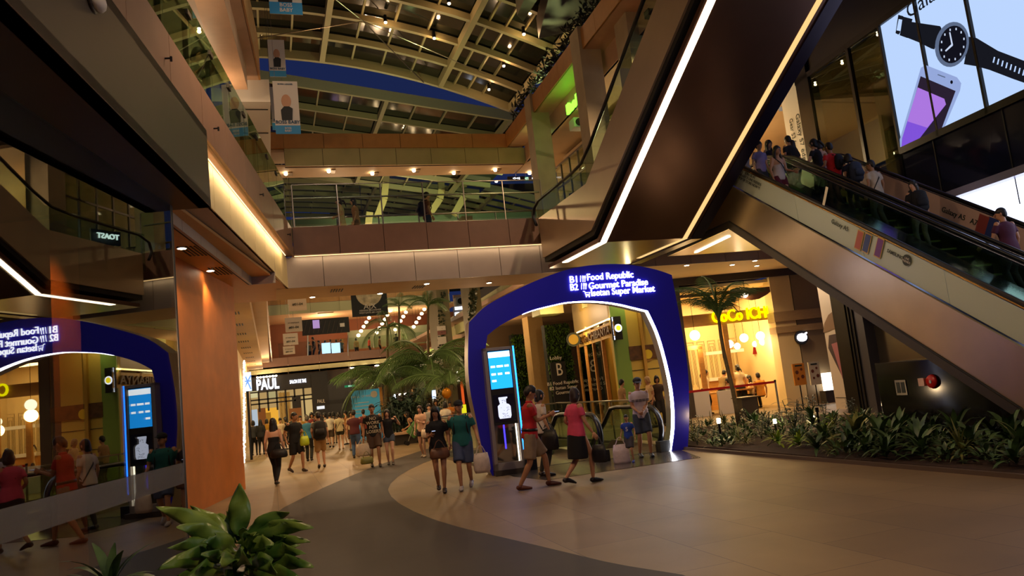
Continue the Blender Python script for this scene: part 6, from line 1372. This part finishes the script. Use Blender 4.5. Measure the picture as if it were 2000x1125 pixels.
for i,(x,y,ht) in enumerate(((551,884,817),(563,878,820),(590,876,812),(613,882,803),(622,872,812),(640,868,810),(648,874,806),(655,866,812),(681,868,808),(690,880,822),(536,876,822),(524,880,824),(715,876,822),(858,870,776),(845,880,786),(876,872,790),(575,868,815),(603,868,816))):
    c=i%9; person('distant %s in a %s top among the crowd, %s'%(('man','woman')[i%2],names[c],['before the bakery door','near the bakery window','behind the lime bag man','beside the blue shirt man','behind the backpack','left of the dark doorway','in the middle of the walkway','partly hidden by the cream top','before the blue board','right of the maroon man','close behind the black haired woman','left by the bead lights','below the blue board','tall behind the phone woman','between palms and railing','near the golden balloon','deep in the bakery queue','last in the bakery queue'][i]),**at_(x,y,ht,random.choice((0,10,180,170,-90))),fem=i%2,hair=('#15100d',('short','bob')[i%2]),top=(cols[c][0],'short'),bot=(cols[c][1],('shorts','pants','hotpants')[i%3]),fl=(-.09,.1,0),fr=(.09,-.1,0),lod=2,skin=(sk1,sk2,sk3)[i%3])
# --- escalator riders
def rider(px,hy,w_,label,rel,**kw):
    pl=F1(0,w_); p=hp(px,hy,pl,4); u,_,z=F1.inv(p); u_=u
    for _i in range(3):
        fz_=z1(u_,.8) if u_<0 else 5.62
    uu=round((u_+8.96-su/2)/su)*su-8.96+su/2; fz_=z1(uu-su/2,.8) if uu<0 else 5.6; hh=max(1.5,min(1.86,z-fz_+.02))
    return person(label,pos=F1(uu,w_,fz_),head_=4+rel,H=hh,fl=(-.09,.02,0),fr=(.09,-.02,0),**kw)
rider(1970,400,2.4,'man in a plum T shirt at the bottom right of the escalator, head turned',-5,bulk=1.12,top=('#4a1c3a','short'),bot=('#1c1a22','pants'),hl=(-.3,.32,1.0),lod=0,skin=sk1,look=(-40,0),hair=('#0e0a0c','short'))
r,W,J=rider(1795,350,2.35,'woman in black with a backpack on the escalator looking back at the camera',20,fem=1,hair=('#120c0a','long'),top=('#121016','short'),bot=('#6a6058','pants'),hl=(-.2,.28,1.05),look=(-120,0),lod=0,skin=sk3); backpack('black backpack of the woman looking back on the escalator',W,J,'#0e0d14',1.1)
r,W,J=rider(1708,308,2.4,'man in a white shirt with a black sling bag on the escalator',-8,top=('#b8a894','short'),bot=('#4a4440','pants'),lod=0,skin=sk2,look=(-30,0)); strap('black sling strap over the white shirt on the escalator',W,J,'#0e0d10'); 
r,W,J=rider(1658,298,2.45,'person in navy with a grey blue backpack behind the red shirt on the escalator',0,hair=('#0e0a0a','bob'),fem=1,top=('#15162a','short'),bot=('#15141c','pants'),lod=1,skin=sk2); backpack('grey blue backpack on the escalator',W,J,'#2e3648',1.15)
r,W,J=rider(1629,272,2.3,'man in a bright red T shirt on the escalator',-15,bulk=1.15,top=('#c01818','short'),bot=('#18161c','pants'),hl=(-.38,.2,1.0),lod=1,skin=sk2); backpack('small dark sling bag on the back of the red shirt man',W,J,'#15141c',.8)
rider(1603,286,2.6,'woman in a pale pink top squeezed left of the red shirt man',-10,fem=1,hair=('#120b0a','bob'),top=('#c08a80','strap'),bot=('#1c1a20','pants'),lod=1,skin=sk3)
rider(1590,270,2.2,'woman in a black top reaching for the handrail, fourth from the top of the escalator',-30,fem=1,hair=('#0d0909','pony'),top=('#100e14','short'),bot=('#100e14','pants'),hl=(-.35,.3,1.0),lod=1,skin=sk3)
rider(1556,273,2.4,'woman with long brown hair in a dark top near the top of the escalator',-20,fem=1,hair=('#24120c','long'),top=('#241a18','short'),bot=('#1a181c','pants'),lod=1,skin=sk2)
rider(1532,268,2.3,'tall man in black at the top of the escalator',-10,top=('#141218','short'),bot=('#141218','pants'),lod=1,skin=sk2)
r,W,J=rider(1515,284,.85,'woman in a white tank top and maroon shorts riding the nearer lane down',175,fem=1,hair=('#1a0f0c','long'),top=('#c4b4ae','strap'),bot=('#5a1024','hotpants'),lod=0,skin=sk1,hl=(-.3,.2,1.0)); strap('black bag strap across the white tank top',W,J,'#0e0d10')
rider(1500,272,1.9,'woman with long dark hair facing the camera at the top landing',160,fem=1,hair=('#100b0a','long'),top=('#2a2026','short'),bot=('#1a181c','pants'),lod=1,skin=sk3)
rider(1470,282,.9,'man in a lilac T shirt partly hidden by the dark escalator',170,top=('#7a6a98','short'),bot=('#2a2830','pants'),lod=1,skin=sk1)
rider(1452,300,.5,'person in a pale top with a bag, furthest left at the escalator top',150,fem=1,hair=('#14100e','bob'),top=('#a89890','short'),bot=('#2a2830','pants'),lod=1,skin=sk2)
# --- bridge and gallery
def up_at(px,hy,Y,z,label,head_,Hh=None,**kw):
    p=hp(px,hy,(0,Y),90); return person(label,pos=(p.x,Y,z),head_=head_,H=Hh or max(1.45,min(1.8,p.z-z)),**kw)
up_at(664,384,21.1,5.95,'woman in a cream dress walking left across the upper bridge',-88,fem=1,hair=('#2a1812','pony'),top=('#c8b48c','dress'),bot=('#c8b48c','skirt'),fl=(-.05,.15,0),fr=(.05,-.12,0),hl=(-.2,.2,1.0),lod=1,skin=sk3)
up_at(694,405,21.3,5.95,'person in a tan top following the cream dress woman on the bridge',-80,Hh=1.5,fem=1,hair=('#24140e','long'),top=('#a87c58','short'),bot=('#6a5040','hotpants'),lod=1,skin=sk3)
r,W,J=up_at(829,372,21.2,5.95,'walker in a rust top with blue shorts and a backpack on the upper bridge',80,hair=('#1c120e','short'),top=('#8a5434','short'),bot=('#22304a','shorts'),fl=(-.1,.2,0),fr=(.1,-.2,.03),lod=1,skin=sk1); backpack('dark backpack of the walker on the upper bridge',W,J,'#1c1410')
q=hp(363,8,Lp(10,.45),9.05); person('woman with dark hair leaning on the left gallery railing, high at the top left',pos=(q.x,q.y,5.95),head_=120,H=1.62,fem=1,hair=('#150f0c','bob'),top=('#5a5648','short'),bot=('#1c3a34','skirt'),hl=(-.1,.34,1.25),hr=(.12,.34,1.25),lean=12,look=(10,15),lod=0,skin=sk2)
# --- far cafe crowd
for i,(x,y,c,nm) in enumerate(((603,668,'#6a5a4a','taupe'),(612,657,'#1a1816','black'),(623,664,'#3a2a24','dark brown'),(634,668,'#241c1a','umber'),(645,662,'#a88a6c','sand'),(657,672,'#c8a020','yellow'),(666,668,'#4a4a44','striped grey'),(695,660,'#a88c5c','khaki'),(720,662,'#d03a2a','coral red'),(741,668,'#7a5a3c','camel'),(773,650,'#1c2024','navy'),(788,652,'#6a6a60','stone grey'))):
    up_at(x,y,57,z_c-.35,'tiny figure in a %s top behind the far upper railing'%nm,random.choice((0,90,180,-90)),fem=i%2,hair=('#120e0c','short'),top=(c,'short'),bot=('#1d1a1a','pants'),lod=2,skin=sk2)
for i,x in enumerate((662,681)): 
    c=fX(x-25,680,56.4); t=thing('lit_display','small bright display on the far upper floor, '+('left','right')[i]+' of two','screen',c); MB().box(c,(.6,.1,.75)).build('screen',emat('display glow','#b8d4ff',2),t); MB().tube([c,V((c.x,c.y+.05,z_c-.35))],.05,6).build('stand',m_blackmetal,t)
# --- curry shop
def cs_at(px,hy,off,label,rel,Hh=1.6,**kw):
    p=hp(px,hy,cP+FC.w*-off,CHd); return person(label,pos=(p.x,p.y,0),head_=rel,H=Hh,**kw)
cs_at(1375,727,1.0,'waitress in a pale top at the left of the curry shop',120,fem=1,hair=('#0e0908','pony'),top=('#d8c49a','short'),bot=('#1a1614','pants'),lod=1,skin=sk3)
cs_at(1405,724,.6,'waiter in a khaki shirt bending over a table in the curry shop',60,hair=('#100b09','short'),top=('#9a7c48','short'),bot=('#15110f','pants'),lean=30,hl=(-.1,.5,1.0),hr=(.1,.5,1.0),look=(0,20),lod=1,skin=sk1)
cs_at(1440,712,1.2,'woman with a long pony tail, pale top and black skirt standing in the curry shop',20,1.66,fem=1,hair=('#0c0808','pony'),top=('#dcc89c','short'),bot=('#14110f','skirt'),lod=1,skin=sk3,hl=(-.2,.3,1.1))
cs_at(1466,742,1.5,'seated diner with long dark hair in a white blouse',-60,1.6,fem=1,hair=('#100b0a','long'),top=('#dccaa8','short'),bot=('#3a3028','pants'),sit=.50,fl=(-.1,.4,0),fr=(.1,.4,0),hl=(-.1,.35,.8),hr=(.1,.35,.8),lod=1,skin=sk3)
cs_at(1482,738,.9,'diner in an orange top seated with back to the barrier',10,1.66,hair=('#100b0a','short'),top=('#d08a2c','short'),bot=('#2a2420','pants'),sit=.52,fl=(-.1,.4,0),fr=(.1,.4,0),lod=1,skin=sk2)
cs_at(1424,748,.45,'man in a grey shirt seated beside the palm trunk',-20,1.6,hair=('#100b0a','short'),top=('#8a8478','short'),bot=('#2a2420','pants'),sit=.50,fl=(-.1,.4,0),fr=(.1,.4,0),lod=1,skin=sk2)
cs_at(1371,757,.35,'child with black hair seated by the dark post',30,1.25,hair=('#0c0808','short'),top=('#e0d0b0','short'),bot=('#2a2420','pants'),sit=.50,fl=(-.1,.4,0),fr=(.1,.4,0),lod=1,skin=sk1)
cs_at(1503,730,3.9,'cook in a pale blue cap and white coat at the kitchen hatch',180,hair=('#c8d4d8','short'),top=('#d8dcd8','short'),bot=('#d0d0d0','pants'),lod=2,skin=sk1)
for i,(x,y,c,h_) in enumerate(((1212,752,'#8a6a44','short'),(1268,752,'#c8a878','short'),(1284,756,'#3a2a20','bob'))):
    p=hp(x,y,(0,21.6),90); person('diner seated behind the escalator railing, '+('left by the side door','middle with light brown hair','right with black hair')[i],pos=(p.x,21.6,0),head_=(90,-90,200)[i],H=1.6,hair=(('#0d0908','#a08058','#0d0908')[i],h_),fem=i%2,top=(c,'short'),bot=('#2a2420','pants'),lod=2,skin=sk2)
# settle the grown surfaces
bpy.context.view_layer.update(); dg=bpy.context.evaluated_depsgraph_get()
NEW=[(o,bpy.data.meshes.new_from_object(o.evaluated_get(dg))) for o in BAKE]
for o,me in NEW:
    if o.name in EXTRA:
        x=EXTRA[o.name]; k=len(me.vertices); vs_=[tuple(v.co) for v in me.vertices]+x.v; fs_=[tuple(p.vertices) for p in me.polygons]+[tuple(i+k for i in f) for f in x.f]
        mm=me.materials[0]; me=bpy.data.meshes.new('body'); me.from_pydata(vs_,[],fs_); me.materials.append(mm); me.polygons.foreach_set('use_smooth',[True]*len(me.polygons)); me.update()
    o.modifiers.clear(); me.name=o.name; o.data=me
# ---------------------------------------------------------------- lamps of the mall and added fill lights
DN=0
def down(px,py,z,power,where,to=None,col=WARM,spot=110,emit=True,r_=.07,vent=False,name='ceiling_downlight'):
    p=gp(px,py,z); t=thing(name,where,'downlight',p)
    MB().tube([p-UP*.0,p-UP*.025],[r_*1.3,r_*1.3],16).build('ring',m_white,t)
    MB().tube([p-UP*.024,p-UP*.03],r_,14).build('bulb',e_lamp,t)
    lamp('SPOT',p-UP*.08,power,col,.06,to=to or p-UP*3,spot=spot,parent=t); return p
def slot(px,py,z,where,n_=5,L=.5,h=0):
    p=gp(px,py,z); t=thing('ceiling_vent',where,'vent',p)
    for k in range(n_): MB().box(p+V(((k-n_/2)*.07,0,-.006)),(.03,L,.012),h).build('slot',m_black,t)
down(355,483,4.8,90,'small downlight in the ceiling above the orange wall, nearer one',to=(-.95,17,0),spot=80); slot(380,490,4.8,'long slotted vent beside the nearer downlight over the orange wall',5,.9,9)
down(411,527,4.8,90,'small downlight in the ceiling above the orange wall, farther one',to=(-.5,19.3,0),spot=80); slot(434,529,4.8,'long slotted vent beside the farther downlight over the orange wall',5,.9,9)
for (x,y,pw,w_) in ((610,579,150,'left of the three by the black banner'),(742,572,150,'between the vents of the bridge soffit'),(833,553,200,'bright downlight of the bridge soffit above the far pillars'),(955,551,220,'bright downlight above the left shoulder of the arch')):
    down(x,y,4.8,pw,'ceiling downlight under the bridge, '+w_,spot=130)
slot(660,567,4.8,'slotted vent in the bridge soffit over the far banner'); slot(820,560,4.8,'slotted vent in the bridge soffit right of the middle',5,.5)
for (x,y,w_) in ((1341,517,'first from the arch'),(1430,516,'second from the arch'),(1474,508,'third from the arch, next to the escalator'),(1478,518,'fourth, just below the third')):
    down(x,y,4.8,120,'ceiling downlight before the curry shop, '+w_,spot=130)
for i in range(9):
    Y=24.5+i*3.2; p=V((-.95,Y,4.8)); t=thing('ceiling_vent','slotted vent in the long left ceiling, one of a receding row','vent',p,'row of vents in the left ceiling')
    for k in range(5): MB().box(p+V(((k-2)*.09,0,-.006)),(.04,.6,.012)).build('slot',m_black,t)
for i in range(4):
    Y=25+i*7.5; p=V((.9,Y,4.75)); lamp('SPOT',V((-.7,Y,4.7)),560,(1,.78,.36),.1,to=(1.4,Y+1,0),spot=140)
# upper slab lights
for i,(x,y) in enumerate(((558,331),(642,326),(727,331),(808,325),(886,330),(967,324),(1034,330))):
    p=gp(x,y+6,9.5); t=thing('soffit_spotlight','small spotlight under the highest rear slab, number %s from the left'%('one two three four five six seven'.split()[i]),'spotlight',p,'spotlights under the rear slab')
    MB().ell(p-UP*.05,(.06,.06,.05),10,6).build('bulb',e_lamp,t); MB().box(p+V((.14,.1,-.02)),(.16,.35,.03)).build('grille',mat('ochre grille','#7a5c2c',.5),t)
    if i%2==0: lamp('SPOT',p-UP*.15,150,AMB,.08,spot=150,parent=t)
p=hp(397,137,Lp(14,2.2),9.05); t=thing('gallery_downlight','bright round ceiling light seen through the left gallery railing','downlight',p); MB().ell(p,(.1,.1,.05),12,8).build('bulb',e_lamp,t); MB().tube([p,p+UP*.5],.02,6).build('stem',m_white,t)
for Y in (9,13.5,18): lamp('POINT',Lp(Y,1.5)+UP*8.9,70,WARM,.04)
# cove light of the left gallery (strip hidden in the step)
m=MB(); m.prism([Lp(7.9,.195)+UP*5.61,Lp(20,.195)+UP*5.61,Lp(20,.18)+UP*5.61,Lp(7.9,.18)+UP*5.61],UP*.01); trim(m,ledw2)
a_=Lp(13.5,.06)+UP*5.60; lo=lamp('AREA',a_,60,(1,.74,.4),.04,sy=12)
lo.rotation_euler=(Matrix((tuple(nL),tuple(dL),tuple(UP))).transposed()@Matrix.Rotation(R(-40),3,'Y')).to_euler()
# floor light for the hall: added fill spots with housings, near the galleries and behind the camera
for a,b,pw in (((.2,11,9.3),(3,12,0),850),((7.5,9,9.9),(5,9,0),600),((2.5,-2,8.5),(4,6,0),1150),((8.4,14,9.4),(6,17,0),600)):
    t=thing('added_hall_light','hall floodlight fixed to the upper gallery edge','floodlight',a,'hall floodlights'); MB().box(a,(.2,.2,.16)).build('housing',m_blackmetal,t); lamp('SPOT',V(a)-UP*.15,pw,(1,.66,.38),.05,to=b,spot=125,parent=t)
# roof washed from the gallery tops
for a,pw,c in (((9.3,22,10.9),160,(.85,.95,.35)),((9.3,14,10.9),160,(.85,.95,.35)),((1,25.5,10.9),120,AMB),((6,25.5,10.9),120,(.9,.9,.4)),((.6,10,11.5),120,AMB),((5,31,10),120,(.7,1,.4))):
    lamp('SPOT',a,pw*1.5,c,.05,to=(a[0]*.7+1,a[1]-1 if a[1]<24 else a[1]+1,15),spot=150)
lamp('POINT',(8.95,23,9.95),5,GRN,.03); lamp('POINT',(8.9,18.5,9.95),6,GRN,.03)
lamp('SPOT',(4,28,9.5),350,(.8,1,.5),.05,to=(5,38,16),spot=120)
# cool light from the phone advert is the screen itself; added fill points without fittings for the well and rear hall
for p in ((4.6,17.5,-1.2),(6.4,19.5,-1.6)): lamp('POINT',p,60,(.9,1,.7),.04)
for p,pw in (((7.5,28,4.2),150),((7,36,4.2),150),((4,44,4.4),380),((9.5,33,4.5),170),((0,50,3.9),300),((6,50,3.9),220),((10.6,27.5,4.2),90),((3,38,4.6),220),((3,30,8.9),260)): lamp('POINT',p,pw,WARM,.05)
lamp('POINT',(12.0,19.6,7.6),190,(1,.76,.42),.04); lamp('POINT',(14.0,21.5,7.8),190,(1,.76,.42),.04)  # added fill points brightening the cream space beyond the landing
